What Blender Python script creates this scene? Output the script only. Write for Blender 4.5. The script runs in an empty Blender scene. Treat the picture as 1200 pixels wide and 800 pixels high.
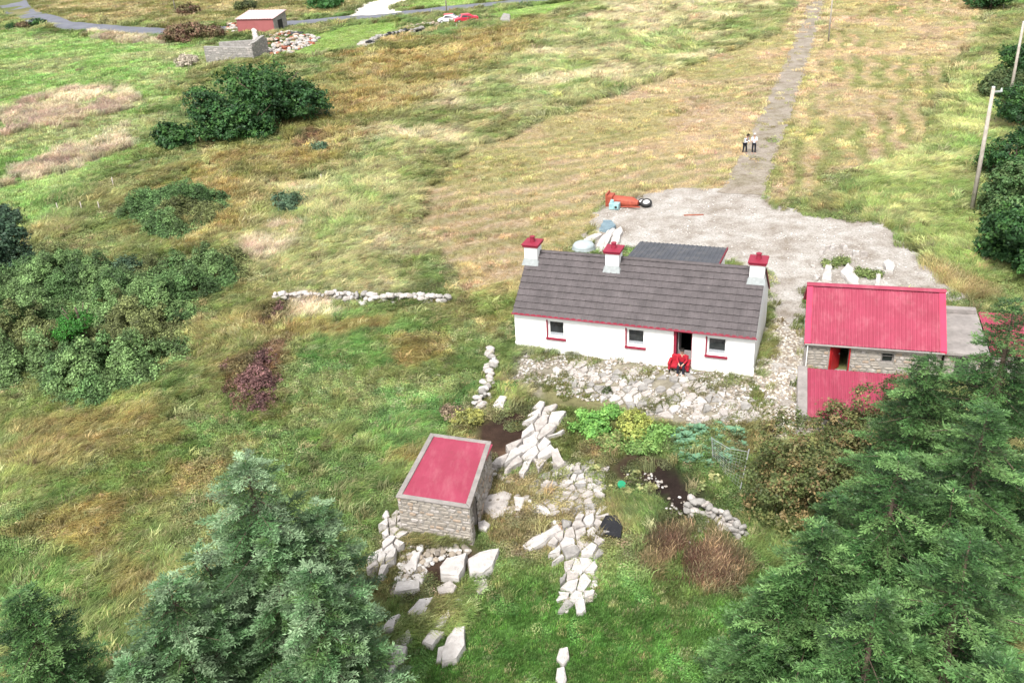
import bpy, bmesh, math, random
import numpy as np
from mathutils import Vector, Matrix

random.seed(7); rng = np.random.default_rng(7)
scene = bpy.context.scene
COL = scene.collection

# ------------------------------------------------------------------ camera, world, sun, exposure
FPX = 1085.0; PITCH = math.radians(27.19); CAMH = 23.11; ROLL = math.radians(3.67)
_R0 = np.array([1, 0, 0.]); FW = np.array([0, math.cos(PITCH), -math.sin(PITCH)]); _D0 = np.array([0, -math.sin(PITCH), -math.cos(PITCH)])
RT = math.cos(ROLL)*_R0 + math.sin(ROLL)*_D0; DN = -math.sin(ROLL)*_R0 + math.cos(ROLL)*_D0
CPOS = np.array([0, 0, CAMH])
cam = bpy.data.cameras.new("camera"); camo = bpy.data.objects.new("camera", cam); COL.objects.link(camo)
cam.sensor_width = 36.0; cam.lens = 36.0*FPX/1200.0; cam.clip_start = 0.5; cam.clip_end = 6000
M = Matrix(((RT[0], -DN[0], -FW[0], 0), (RT[1], -DN[1], -FW[1], 0), (RT[2], -DN[2], -FW[2], CAMH), (0, 0, 0, 1)))
camo.matrix_world = M
scene.camera = camo

SUN_EL = math.radians(56); SUN_AZ = math.radians(203)      # azimuth measured clockwise from +Y
world = bpy.data.worlds.new("World"); scene.world = world; world.use_nodes = True
nt = world.node_tree; nt.nodes.clear()
wo = nt.nodes.new('ShaderNodeOutputWorld'); bg = nt.nodes.new('ShaderNodeBackground'); sky = nt.nodes.new('ShaderNodeTexSky')
hs = nt.nodes.new('ShaderNodeHueSaturation'); hs.inputs['Saturation'].default_value = 0.15
sky.sky_type = 'NISHITA'; sky.sun_disc = False; sky.sun_elevation = SUN_EL; sky.sun_rotation = SUN_AZ
sky.air_density = 1.0; sky.dust_density = 3.0; sky.ozone_density = 1.0
nt.links.new(sky.outputs[0], hs.inputs['Color']); nt.links.new(hs.outputs[0], bg.inputs[0]); bg.inputs[1].default_value = 0.15
nt.links.new(bg.outputs[0], wo.inputs[0])
sl = bpy.data.lights.new("sun", 'SUN'); sl.energy = 2.5; sl.angle = math.radians(9); sl.color = (1, 0.965, 0.91)
so = bpy.data.objects.new("sun", sl); COL.objects.link(so)
sd = Vector((math.sin(SUN_AZ)*math.cos(SUN_EL), math.cos(SUN_AZ)*math.cos(SUN_EL), math.sin(SUN_EL)))
so.rotation_euler = sd.to_track_quat('Z', 'Y').to_euler(); so.location = sd*200
scene.view_settings.view_transform = 'Standard'; scene.view_settings.look = 'None'
scene.view_settings.gamma = 1; scene.view_settings.use_curve_mapping = False
scene.view_settings.exposure = 1.12
scene.cycles.max_bounces = 5; scene.cycles.diffuse_bounces = 3; scene.cycles.transmission_bounces = 3
scene.cycles.use_denoising = True

# ------------------------------------------------------------------ small maths
def U(px, py, z=0.0):
    """photograph position -> point of the ground (or of a level z)"""
    d = FW + RT*(px-600)/FPX + DN*(py-400)/FPX
    return CPOS + d*(z-CAMH)/d[2]
def W(pts, z=0.0): return np.array([U(x, y, z)[:2] for x, y in pts])
def hsh(ix, iy, s):
    n = (ix.astype(np.int64)*374761393 + iy.astype(np.int64)*668265263 + s*1274126177) & 0xffffffff
    n = ((n ^ (n >> 13))*1274126177) & 0xffffffff
    return ((n ^ (n >> 16)) & 0xffffff)/float(0xffffff)
def vn(x, y, s=0):
    x = np.asarray(x, float); y = np.asarray(y, float)
    ix = np.floor(x); iy = np.floor(y); fx = x-ix; fy = y-iy
    fx = fx*fx*(3-2*fx); fy = fy*fy*(3-2*fy)
    a = hsh(ix, iy, s); b = hsh(ix+1, iy, s); c = hsh(ix, iy+1, s); d = hsh(ix+1, iy+1, s)
    return (a*(1-fx)+b*fx)*(1-fy)+(c*(1-fx)+d*fx)*fy
def fbm(x, y, s=0, o=3):
    t = 0; a = .5; n = 0
    for k in range(o):
        t = t+a*vn(x*2**k+k*17.3, y*2**k-k*9.1, s+k); n += a; a *= .55
    return t/n
def sdist(x, y, poly):
    """signed distance to a polygon, positive inside"""
    x = np.asarray(x, float); y = np.asarray(y, float)
    d = np.full(x.shape, 1e9); ins = np.zeros(x.shape, bool)
    n = len(poly)
    for i in range(n):
        x0, y0 = poly[i]; x1, y1 = poly[(i+1) % n]
        ex, ey = x1-x0, y1-y0
        t = np.clip(((x-x0)*ex+(y-y0)*ey)/(ex*ex+ey*ey+1e-12), 0, 1)
        d = np.minimum(d, np.hypot(x-x0-t*ex, y-y0-t*ey))
        c = ((y0 > y) != (y1 > y))
        xi = x0+(y-y0)/((y1-y0) if y1 != y0 else 1e-9)*ex
        ins ^= c & (x < xi)
    return np.where(ins, d, -d)
def sst(a, b, v):
    t = np.clip((v-a)/(b-a), 0, 1); return t*t*(3-2*t)
def lin(c): 
    c = np.array(c, float)/255.; return np.where(c <= .04045, c/12.92, ((c+.055)/1.055)**2.4)
def S(r, g, b, k=0.5):
    c = lin((r, g, b))*k; l = c@np.array([.25, .65, .1]); return (c*.82+l*.18)*np.array([1.02, 1.0, .95])

# ------------------------------------------------------------------ building frames
CO = np.array([0.21, 44.13]); CA = math.radians(21.42); CL, CD, CE, CR = 12.41, 5.87, 2.25, 4.48
cn = np.array([math.cos(CA), -math.sin(CA)]); cm_ = np.array([math.sin(CA), math.cos(CA)])
BO = np.array([14.4, 39.72]); BA = math.radians(16.7); BL, BD, BE, BR = 6.05, 4.9, 1.75, 3.6
bn = np.array([math.cos(BA), -math.sin(BA)]); bm2 = np.array([math.sin(BA), math.cos(BA)])
def quadp(O, n, m, s0, s1, t0, t1): return np.array([O+n*s0+m*t0, O+n*s1+m*t0, O+n*s1+m*t1, O+n*s0+m*t1])
FOOT = [quadp(CO, cn, cm_, 0, CL, 0, CD), quadp(CO, cn, cm_, 4.45, 9.6, CD, 10.0), quadp(BO, bn, bm2, 0, BL+4, 0, BD),
        quadp(BO, bn, bm2, -.4, 4.6, -5.4, -2.2), np.array([(-3.7, 33.4), (-1.12, 32.46), (-1.96, 28.04), (-4.85, 29.06)])]
COMPOUND = W([(425, 800), (440, 640), (460, 560), (560, 440), (590, 380), (600, 300), (680, 240), (850, 205), (960, 225), (1120, 300), (1200, 340), (1200, 800)])
def hgt(x, y):
    x = np.asarray(x, float); y = np.asarray(y, float)
    far = sst(0, 14, -sdist(x, y, COMPOUND))
    lane = sst(1, 7, -sdist(x, y, LANE_P))
    r = sst(20, 60, np.hypot(x, y-60))
    h = (fbm(x/13, y/13, 3, 2)-.5)*1.1*far*lane + (fbm(x/3.1, y/3.1, 9, 2)-.5)*.28*far*lane
    h += (fbm(x/70, y/70, 5, 2)-.5)*3.0*sst(90, 220, np.hypot(x, y-60))*sst(200, 235, y)
    return h
LANE_C = W([(868, 228), (880, 205), (902, 150), (925, 95), (944, 45), (957, 0)])
def ext_line(P_, k, f): 
    P_ = list(P_); P_.append(P_[-1]+(P_[-1]-P_[-2])*f); return np.array(P_)
LANE_C = ext_line(LANE_C, 0, 2.5)
def ribbon(P_, w):
    P_ = np.array(P_); n = len(P_); L = []; R = []
    for i in range(n):
        d = P_[min(i+1, n-1)]-P_[max(i-1, 0)]; d = d/np.linalg.norm(d); q = np.array([-d[1], d[0]])
        ww = w[i] if hasattr(w, '__len__') else w
        L.append(P_[i]+q*ww/2); R.append(P_[i]-q*ww/2)
    return np.array(L+R[::-1])
LANE_P = ribbon(LANE_C, [3.4, 3.1, 2.9, 2.8, 2.7, 2.7, 2.7])
ROAD_C = W([(14, 2), (22, 13), (42, 23), (66, 29), (120, 34), (190, 36), (270, 35), (350, 29), (410, 23), (470, 17.5), (520, 12.5), (575, 6.5), (625, 1)])
_a = ROAD_C[0]+(ROAD_C[0]-ROAD_C[1])*1.2; ROAD_C = np.vstack([[ _a+(_a-ROAD_C[0])*2+np.array([6, 0])], [_a], ROAD_C, [ROAD_C[-1]+(ROAD_C[-1]-ROAD_C[-2])*3], [ROAD_C[-1]+(ROAD_C[-1]-ROAD_C[-2])*12]])
ROAD_P = ribbon(ROAD_C, 6.2)
DRIVE_P = W([(404, 21.5), (472, 16), (458, 10), (478, 0), (486, -8), (446, -8), (438, 0), (420, 10)])
YARD_P = W([(672, 300), (690, 268), (706, 240), (752, 228), (800, 222), (846, 219), (868, 215), (893, 222), (900, 240), (950, 251), (1035, 264), (1062, 280), (1090, 310), (1122, 343), (1145, 352),
            (1100, 352), (950, 345), (944, 430), (948, 500), (930, 520), (900, 500), (884, 440), (900, 380), (890, 320), (730, 290)])

# ------------------------------------------------------------------ materials
def newmat(name):
    m = bpy.data.materials.new(name); m.use_nodes = True; t = m.node_tree
    b = t.nodes['Principled BSDF']; return m, t, b
def node(t, ty, **k):
    n = t.nodes.new(ty)
    for a, v in k.items(): setattr(n, a, v)
    return n
def mat(name, c1, c2=None, scale=3.0, rough=.8, bump=.3, bscale=None, metal=0, spec=.3, detail=6, c3=None, dist=.02, coat=0):
    m, t, b = newmat(name)
    tc = node(t, 'ShaderNodeTexCoord'); no = node(t, 'ShaderNodeTexNoise'); no.inputs['Scale'].default_value = scale; no.inputs['Detail'].default_value = detail; no.inputs['Roughness'].default_value = .65
    t.links.new(tc.outputs['Object'], no.inputs['Vector'])
    r = node(t, 'ShaderNodeValToRGB'); c2 = c2 if c2 is not None else [v*.75 for v in c1]
    r.color_ramp.elements[0].position = .32; r.color_ramp.elements[1].position = .68
    r.color_ramp.elements[0].color = (*c2, 1); r.color_ramp.elements[1].color = (*c1, 1)
    if c3 is not None:
        e = r.color_ramp.elements.new(.8); e.color = (*c3, 1)
    t.links.new(no.outputs['Fac'], r.inputs[0]); t.links.new(r.outputs[0], b.inputs['Base Color'])
    b.inputs['Roughness'].default_value = rough; b.inputs['Metallic'].default_value = metal; b.inputs['Specular IOR Level'].default_value = spec
    if bump:
        n2 = node(t, 'ShaderNodeTexNoise'); n2.inputs['Scale'].default_value = bscale or scale*5; n2.inputs['Detail'].default_value = 5
        t.links.new(tc.outputs['Object'], n2.inputs['Vector'])
        bp = node(t, 'ShaderNodeBump'); bp.inputs['Strength'].default_value = bump; bp.inputs['Distance'].default_value = dist
        t.links.new(n2.outputs['Fac'], bp.inputs['Height']); t.links.new(bp.outputs[0], b.inputs['Normal'])
    return m
def foliage_mat(name, transl=.25, rough=.55, instancer=False, var=.5):
    m, t, b = newmat(name)
    at = node(t, 'ShaderNodeAttribute'); at.attribute_name = 'tint'; at.attribute_type = 'INSTANCER' if instancer else 'GEOMETRY'
    col = at.outputs['Color']
    if instancer:
        a2 = node(t, 'ShaderNodeAttribute'); a2.attribute_name = 'tone'; a2.attribute_type = 'GEOMETRY'
        mx = node(t, 'ShaderNodeMix', data_type='RGBA', blend_type='MULTIPLY'); mx.inputs[0].default_value = 1
        t.links.new(col, mx.inputs[6]); t.links.new(a2.outputs['Color'], mx.inputs[7]); col = mx.outputs[2]
    t.links.new(col, b.inputs['Base Color']); b.inputs['Roughness'].default_value = rough; b.inputs['Specular IOR Level'].default_value = .25
    tr = node(t, 'ShaderNodeBsdfTranslucent'); t.links.new(col, tr.inputs[0])
    ms = node(t, 'ShaderNodeMixShader'); ms.inputs[0].default_value = transl
    t.links.new(b.outputs[0], ms.inputs[1]); t.links.new(tr.outputs[0], ms.inputs[2]); t.links.new(ms.outputs[0], t.nodes['Material Output'].inputs[0])
    return m
def vcol_mat(name, nscale=2.5, lo=.55, hi=1.35, rough=.95, bump=.6, scale2=14):
    m, t, b = newmat(name)
    at = node(t, 'ShaderNodeAttribute'); at.attribute_name = 'tint'
    tc = node(t, 'ShaderNodeTexCoord')
    no = node(t, 'ShaderNodeTexNoise'); no.inputs['Scale'].default_value = nscale; no.inputs['Detail'].default_value = 8; no.inputs['Roughness'].default_value = .75
    t.links.new(tc.outputs['Object'], no.inputs['Vector'])
    mr = node(t, 'ShaderNodeMapRange'); mr.inputs[1].default_value = .3; mr.inputs[2].default_value = .7; mr.inputs[3].default_value = lo; mr.inputs[4].default_value = hi
    t.links.new(no.outputs['Fac'], mr.inputs[0])
    vm = node(t, 'ShaderNodeVectorMath', operation='SCALE'); t.links.new(at.outputs['Color'], vm.inputs[0]); t.links.new(mr.outputs[0], vm.inputs['Scale'])
    t.links.new(vm.outputs[0], b.inputs['Base Color']); b.inputs['Roughness'].default_value = rough; b.inputs['Specular IOR Level'].default_value = .1
    n2 = node(t, 'ShaderNodeTexNoise'); n2.inputs['Scale'].default_value = scale2; n2.inputs['Detail'].default_value = 6
    t.links.new(tc.outputs['Object'], n2.inputs['Vector'])
    bp = node(t, 'ShaderNodeBump'); bp.inputs['Strength'].default_value = bump; bp.inputs['Distance'].default_value = .06
    t.links.new(n2.outputs['Fac'], bp.inputs['Height']); t.links.new(bp.outputs[0], b.inputs['Normal'])
    return m
MT = {}
MT['white'] = mat('whitewash', (.82, .82, .81), (.74, .74, .72), 1.2, .85, .15, 9)
MT['pvc'] = mat('white_frame_paint', (.8, .8, .8), (.75, .75, .75), 2, .4, 0)
MT['red'] = mat('red_trim_paint', (.24, .018, .042), (.19, .015, .032), 4, .6, .1)
MT['reddoor'] = mat('bright_red_paint', (.38, .016, .02), (.3, .015, .018), 3, .5, .1)
MT['pinkroof'] = mat('faded_pink_red_roof_paint', (.265, .037, .07), (.215, .028, .052), .9, .7, .12, 12, c3=(.30, .058, .095))
MT['pinkflash'] = mat('strong_pink_roof_flashing', (.44, .022, .075), (.38, .02, .06), 1.5, .5, .1)
MT['tile'] = mat('grey_brown_concrete_tile', (.10, .086, .088), (.062, .054, .055), 1.6, .85, .25, 30, c3=(.135, .122, .12))
MT['annexroof'] = mat('dark_grey_sheet_roof', (.065, .068, .08), (.045, .048, .057), 1.4, .6, .1)
MT['lead'] = mat('pale_lead_flashing', (.26, .28, .28), (.19, .205, .205), 6, .6, .3)
MT['conc'] = mat('weathered_concrete', (.27, .245, .23), (.17, .155, .145), 1.6, .9, .4, 18, c3=(.32, .295, .275))
MT['stone'] = mat('field_stone', (.36, .325, .28), (.2, .175, .15), 2.2, .9, .5, 14, c3=(.42, .40, .36))
MT['stone2'] = mat('pinkish_field_stone', (.38, .29, .22), (.22, .18, .14), 2.5, .9, .5, 14)
MT['mortar'] = mat('old_mortar', (.30, .275, .25), (.2, .185, .165), 5, .95, .5, 22)
MT['slab'] = mat('pale_bedrock', (.42, .385, .36), (.26, .235, .215), 2.6, .9, .8, 7, c3=(.42, .39, .37), dist=.05)
MT['slabw'] = mat('white_bedrock', (.47, .445, .425), (.32, .295, .275), 2.0, .9, .8, 7, c3=(.50, .48, .465), dist=.05)
MT['slabg'] = mat('lichen_grey_rock', (.30, .285, .265), (.16, .15, .14), 3.5, .9, .6, 8, c3=(.42, .405, .39), dist=.05)
MT['blackr'] = mat('black_sheeting', (.018, .018, .02), (.01, .01, .012), 5, .35, .5)
MT['glass'] = mat('dark_window_glass', (.03, .035, .037), (.012, .014, .015), 3, .05, 0, spec=.6)
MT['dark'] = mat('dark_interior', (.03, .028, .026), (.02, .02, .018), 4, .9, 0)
MT['curtain'] = mat('white_net_curtain', (.36, .38, .40), (.2, .22, .24), 14, .8, 0)
MT['inner'] = mat('grey_inner_door', (.36, .34, .33), (.22, .2, .2), 4, .7, .1)
MT['wood'] = mat('weathered_pole_wood', (.42, .38, .33), (.27, .235, .2), 3, .85, .4, 20)
MT['galv'] = mat('galvanised_steel', (.5, .52, .52), (.36, .37, .37), 5, .45, .1, metal=.5)
MT['bark'] = mat('bark', (.12, .09, .065), (.06, .045, .033), 5, .95, .8, 18)
MT['machine'] = mat('orange_red_machine_paint', (.34, .075, .04), (.22, .045, .03), 4, .6, .2, c3=(.38, .14, .075))
MT['teal'] = mat('pale_teal_metal', (.30, .47, .48), (.18, .3, .32), 6, .45, .2)
MT['tyre'] = mat('black_rubber', (.03, .03, .03), (.018, .018, .018), 6, .8, .2)
MT['rim'] = mat('white_rim_paint', (.55, .54, .53), (.42, .41, .4), 5, .5, .1)
MT['carred'] = mat('faded_red_car_paint', (.5, .03, .06), (.42, .025, .05), 2, .35, 0)
MT['carwhite'] = mat('pale_car_paint', (.62, .6, .62), (.5, .48, .5), 2, .35, 0)
MT['tarp'] = mat('blue_grey_tarpaulin', (.10, .15, .18), (.16, .22, .25), 3, .6, .6, 5, dist=.05)
MT['wrap'] = mat('silver_ribbed_tank', (.34, .385, .39), (.26, .30, .315), 3, .5, .1)
MT['asphalt'] = mat('worn_asphalt', (.135, .14, .165), (.095, .10, .12), .35, .9, .2, 10, c3=(.17, .175, .19))
MT['cdrive'] = mat('pale_new_concrete', (.66, .62, .57), (.54, .5, .45), .25, .85, .1, c3=(.7, .66, .6))
MT['soil'] = mat('dark_soil', (.07, .048, .04), (.03, .022, .02), 2.5, .95, .8, 9, dist=.06)
MT['slate'] = mat('grey_slate_roof', (.19, .185, .20), (.12, .115, .13), 1.2, .8, .3, 6, c3=(.27, .25, .24))
MT['skin'] = mat('skin', (.5, .29, .21), (.44, .25, .18), 6, .5, 0)
MT['hairdark'] = mat('dark_hair', (.02, .015, .012), None, 20, .6, .2)
MT['hairwhite'] = mat('grey_white_hair', (.55, .54, .52), (.4, .39, .38), 20, .6, .2)
MT['navy'] = mat('dark_navy_cloth', (.012, .014, .025), (.008, .009, .016), 9, .9, .2)
MT['paleshirt'] = mat('pale_blue_shirt', (.42, .52, .66), (.62, .66, .72), 4, .85, .2)
MT['redcloth'] = mat('red_jacket_cloth', (.36, .014, .028), (.27, .01, .02), 7, .85, .2)
MT['shoe'] = mat('black_shoe', (.012, .012, .012), None, 9, .6, 0)
MT['greenplastic'] = mat('green_plastic', (.02, .25, .12), (.015, .2, .1), 5, .4, 0)
MT['rust'] = mat('rusty_sheet', (.28, .09, .05), (.18, .06, .04), 4, .8, .3)
MT['palepink'] = mat('bleached_pink_sheet', (.50, .38, .38), (.40, .27, .27), 1, .7, .1, c3=(.55, .46, .46))
MT['redshed'] = mat('faded_red_sheet_wall', (.30, .10, .10), (.24, .075, .075), .8, .7, .1, c3=(.33, .17, .16))
def stripe_mat():
    m, t, b = newmat('navy_white_striped_jersey')
    tc = node(t, 'ShaderNodeTexCoord'); wv = node(t, 'ShaderNodeTexWave'); wv.bands_direction = 'Z'; wv.inputs['Scale'].default_value = 2.6
    r = node(t, 'ShaderNodeValToRGB'); r.color_ramp.interpolation = 'CONSTANT'; r.color_ramp.elements[0].color = (.03, .04, .09, 1); r.color_ramp.elements[1].position = .42; r.color_ramp.elements[1].color = (.75, .77, .8, 1)
    t.links.new(tc.outputs['Object'], wv.inputs[0]); t.links.new(wv.outputs[0], r.inputs[0]); t.links.new(r.outputs[0], b.inputs['Base Color']); b.inputs['Roughness'].default_value = .85
    return m
MT['stripe'] = stripe_mat()
def worn(m, col, scale, lo, hi, stretch=(1, 1, 1), amt=.7, zband=None, seed=0):
    """real marks on a painted surface: rust, lichen or splashed dirt in patches of their own"""
    t = m.node_tree; b = t.nodes['Principled BSDF']; src = b.inputs['Base Color'].links[0].from_socket
    tc = node(t, 'ShaderNodeTexCoord'); mp = node(t, 'ShaderNodeMapping'); mp.inputs['Scale'].default_value = stretch; mp.inputs['Location'].default_value = (seed*3.1, seed*1.7, seed)
    no = node(t, 'ShaderNodeTexNoise'); no.inputs['Scale'].default_value = scale; no.inputs['Detail'].default_value = 8; no.inputs['Roughness'].default_value = .72
    t.links.new(tc.outputs['Object'], mp.inputs[0]); t.links.new(mp.outputs[0], no.inputs[0])
    mr = node(t, 'ShaderNodeMapRange'); mr.inputs[1].default_value = lo; mr.inputs[2].default_value = hi; mr.inputs[4].default_value = amt; t.links.new(no.outputs[0], mr.inputs[0]); fac = mr.outputs[0]
    if zband:
        sx = node(t, 'ShaderNodeSeparateXYZ'); t.links.new(tc.outputs['Object'], sx.inputs[0]); m2 = node(t, 'ShaderNodeMapRange'); m2.inputs[1].default_value = zband[0]; m2.inputs[2].default_value = zband[1]; m2.inputs[3].default_value = 1; m2.inputs[4].default_value = zband[2]
        t.links.new(sx.outputs[2], m2.inputs[0]); mu = node(t, 'ShaderNodeMath', operation='MULTIPLY'); t.links.new(fac, mu.inputs[0]); t.links.new(m2.outputs[0], mu.inputs[1]); fac = mu.outputs[0]
    mx = node(t, 'ShaderNodeMix', data_type='RGBA'); t.links.new(fac, mx.inputs[0]); t.links.new(src, mx.inputs[6]); mx.inputs[7].default_value = (*col, 1); t.links.new(mx.outputs[2], b.inputs['Base Color'])
worn(MT['pinkroof'], (.40, .17, .19), 1.6, .50, .78, (1, .25, 1), .4, seed=1); worn(MT['pinkroof'], (.16, .035, .04), 2.2, .62, .72, (1, .5, 1), .7, seed=2); worn(MT['pinkroof'], (.34, .27, .25), 6, .66, .74, (1, 1, 1), .6, seed=3)
worn(MT['white'], (.30, .29, .22), 2.2, .40, .62, (1, 1, .7), .75, (.05, .55, .0), seed=4); worn(MT['white'], (.48, .48, .45), .9, .52, .75, (1, 1, .3), .3, seed=5)
worn(MT['tile'], (.22, .21, .17), 3.5, .62, .72, (1, 1, 1), .5, seed=6); worn(MT['conc'], (.10, .095, .08), 2.5, .55, .7, (1, 1, 1), .6, seed=7)
worn(MT['slab'], (.09, .085, .075), 1.4, .56, .68, (1, 1, 1), .6, seed=8); worn(MT['slabw'], (.13, .12, .105), 1.7, .58, .70, (1, 1, 1), .6, seed=9); worn(MT['annexroof'], (.13, .12, .11), 1.5, .5, .7, (1, 1, 1), .5, seed=10)
MT['leaf'] = foliage_mat('leaf', .22)
MT['needle'] = foliage_mat('needle', .12, .5)
MT['igrass'] = foliage_mat('grass_blade', .3, .6, True)
MT['ground'] = vcol_mat('earth_and_thatch', 2.2, .55, 1.25, scale2=10)
def gravel_mat(name, base, dark, warm, peb=9):
    m, t, b = newmat(name); tc = node(t, 'ShaderNodeTexCoord')
    n1 = node(t, 'ShaderNodeTexNoise'); n1.inputs['Scale'].default_value = .35; n1.inputs['Detail'].default_value = 7; n1.inputs['Roughness'].default_value = .7
    n2 = node(t, 'ShaderNodeTexNoise'); n2.inputs['Scale'].default_value = peb; n2.inputs['Detail'].default_value = 4; n2.inputs['Roughness'].default_value = .8
    n3 = node(t, 'ShaderNodeTexNoise'); n3.inputs['Scale'].default_value = .9; n3.inputs['Detail'].default_value = 5
    for n in (n1, n2, n3): t.links.new(tc.outputs['Object'], n.inputs['Vector'])
    r = node(t, 'ShaderNodeValToRGB'); r.color_ramp.elements[0].position = .35; r.color_ramp.elements[0].color = (*warm, 1); r.color_ramp.elements[1].position = .6; r.color_ramp.elements[1].color = (*base, 1)
    t.links.new(n1.outputs[0], r.inputs[0])
    r2 = node(t, 'ShaderNodeValToRGB'); r2.color_ramp.elements[0].position = .36; r2.color_ramp.elements[0].color = (*[d for d in dark], 1); r2.color_ramp.elements[1].position = .55; r2.color_ramp.elements[1].color = (1, 1, 1, 1)
    t.links.new(n2.outputs[0], r2.inputs[0])
    r3 = node(t, 'ShaderNodeValToRGB'); r3.color_ramp.elements[0].position = .3; r3.color_ramp.elements[0].color = (.72, .68, .64, 1); r3.color_ramp.elements[1].position = .55; r3.color_ramp.elements[1].color = (1, 1, 1, 1)
    t.links.new(n3.outputs[0], r3.inputs[0])
    m1 = node(t, 'ShaderNodeMix', data_type='RGBA', blend_type='MULTIPLY'); m1.inputs[0].default_value = 1; m2_ = node(t, 'ShaderNodeMix', data_type='RGBA', blend_type='MULTIPLY'); m2_.inputs[0].default_value = 1
    t.links.new(r.outputs[0], m1.inputs[6]); t.links.new(r2.outputs[0], m1.inputs[7]); t.links.new(m1.outputs[2], m2_.inputs[6]); t.links.new(r3.outputs[0], m2_.inputs[7])
    t.links.new(m2_.outputs[2], b.inputs['Base Color']); b.inputs['Roughness'].default_value = .95; b.inputs['Specular IOR Level'].default_value = .1
    bp = node(t, 'ShaderNodeBump'); bp.inputs['Strength'].default_value = .6; bp.inputs['Distance'].default_value = .05; t.links.new(n2.outputs[0], bp.inputs['Height']); t.links.new(bp.outputs[0], b.inputs['Normal'])
    return m
MT['yard'] = gravel_mat('pale_crushed_stone', (.39, .372, .35), (.55, .53, .5), (.26, .23, .20))
MT['lane'] = gravel_mat('grey_brown_lane_gravel', (.28, .245, .21), (.6, .58, .56), (.22, .195, .145), 7)

# ------------------------------------------------------------------ mesh helpers
def tag(o, label=None, cat=None, group=None, kind=None):
    if label: o['label'] = label
    if cat: o['category'] = cat
    if group: o['group'] = group
    if kind: o['kind'] = kind
    return o
def empty(name, loc=(0, 0, 0), rz=0):
    o = bpy.data.objects.new(name, None); o.empty_display_size = .3; COL.objects.link(o); o.location = loc; o.rotation_euler = (0, 0, rz); return o
def link_mesh(name, me, parent=None, loc=None):
    o = bpy.data.objects.new(name, me); COL.objects.link(o)
    if parent: o.parent = parent
    if loc is not None: o.location = loc
    return o
class MB:
    def __init__(s): s.v = []; s.f = []; s.mi = []
    def add(s, vs, fs, mi=0):
        b = len(s.v); s.v += [tuple(map(float, v)) for v in vs]; s.f += [tuple(b+i for i in f) for f in fs]; s.mi += [mi]*len(fs); return s
    def box(s, x0, x1, y0, y1, z0, z1, mi=0):
        return s.add([(x0, y0, z0), (x1, y0, z0), (x1, y1, z0), (x0, y1, z0), (x0, y0, z1), (x1, y0, z1), (x1, y1, z1), (x0, y1, z1)],
                     [(0, 3, 2, 1), (4, 5, 6, 7), (0, 1, 5, 4), (1, 2, 6, 5), (2, 3, 7, 6), (3, 0, 4, 7)], mi)
    def prism(s, poly, z0, z1, mi=0):
        n = len(poly)
        z1l = z1 if hasattr(z1, '__len__') else [z1]*n; z0l = z0 if hasattr(z0, '__len__') else [z0]*n
        vs = [(*p, z0l[i]) for i, p in enumerate(poly)]+[(*p, z1l[i]) for i, p in enumerate(poly)]
        return s.add(vs, [tuple(range(n-1, -1, -1)), tuple(range(n, 2*n))]+[(i, (i+1) % n, n+(i+1) % n, n+i) for i in range(n)], mi)
    def tube(s, pts, rad, n=8, cap=True, mi=0):
        pts = [Vector(p) for p in pts]; rs = rad if hasattr(rad, '__len__') else [rad]*len(pts)
        vs = []
        for i, p in enumerate(pts):
            d = (pts[min(i+1, len(pts)-1)]-pts[max(i-1, 0)]).normalized()
            a = d.orthogonal().normalized() if abs(d.z) > .9 else d.cross(Vector((0, 0, 1))).normalized(); b = d.cross(a)
            for k in range(n):
                an = 2*math.pi*k/n; vs.append(p+(a*math.cos(an)+b*math.sin(an))*rs[i])
        fs = [(i*n+k, i*n+(k+1) % n, (i+1)*n+(k+1) % n, (i+1)*n+k) for i in range(len(pts)-1) for k in range(n)]
        if cap: fs += [tuple(range(n-1, -1, -1)), tuple((len(pts)-1)*n+k for k in range(n))]
        return s.add(vs, fs, mi)
    def build(s, name, m, parent=None, smooth=False, bevel=0, loc=None):
        me = bpy.data.meshes.new(name); me.from_pydata(s.v, [], s.f)
        for mm in (m if isinstance(m, (list, tuple)) else [m]): me.materials.append(mm)
        if any(s.mi): me.polygons.foreach_set('material_index', s.mi)
        if smooth: me.polygons.foreach_set('use_smooth', [True]*len(s.f))
        me.validate(); me.update()
        o = link_mesh(name, me, parent, loc)
        if bevel:
            bv = o.modifiers.new('bevel', 'BEVEL'); bv.width = bevel; bv.segments = 2; bv.limit_method = 'ANGLE'
        return o
def fast_mesh(name, V, k, cols, m, parent=None, loc=None, attr='tint', smooth=False):
    """V: (nf*k,3) unshared vertices, k per face; cols: (nf,3) per-face colour"""
    nf = len(V)//k; me = bpy.data.meshes.new(name)
    me.vertices.add(len(V)); me.vertices.foreach_set('co', np.ascontiguousarray(V, np.float32).ravel())
    me.loops.add(nf*k); me.loops.foreach_set('vertex_index', np.arange(nf*k, dtype=np.int32))
    me.polygons.add(nf); me.polygons.foreach_set('loop_start', np.arange(0, nf*k, k, dtype=np.int32))
    me.update(calc_edges=True)
    if cols is not None:
        a = me.color_attributes.new(attr, 'FLOAT_COLOR', 'POINT'); c = np.ones((nf*k, 4), np.float32); c[:, :3] = np.repeat(cols, k, 0); a.data.foreach_set('color', c.ravel())
    me.materials.append(m)
    return link_mesh(name, me, parent, loc)
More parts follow.
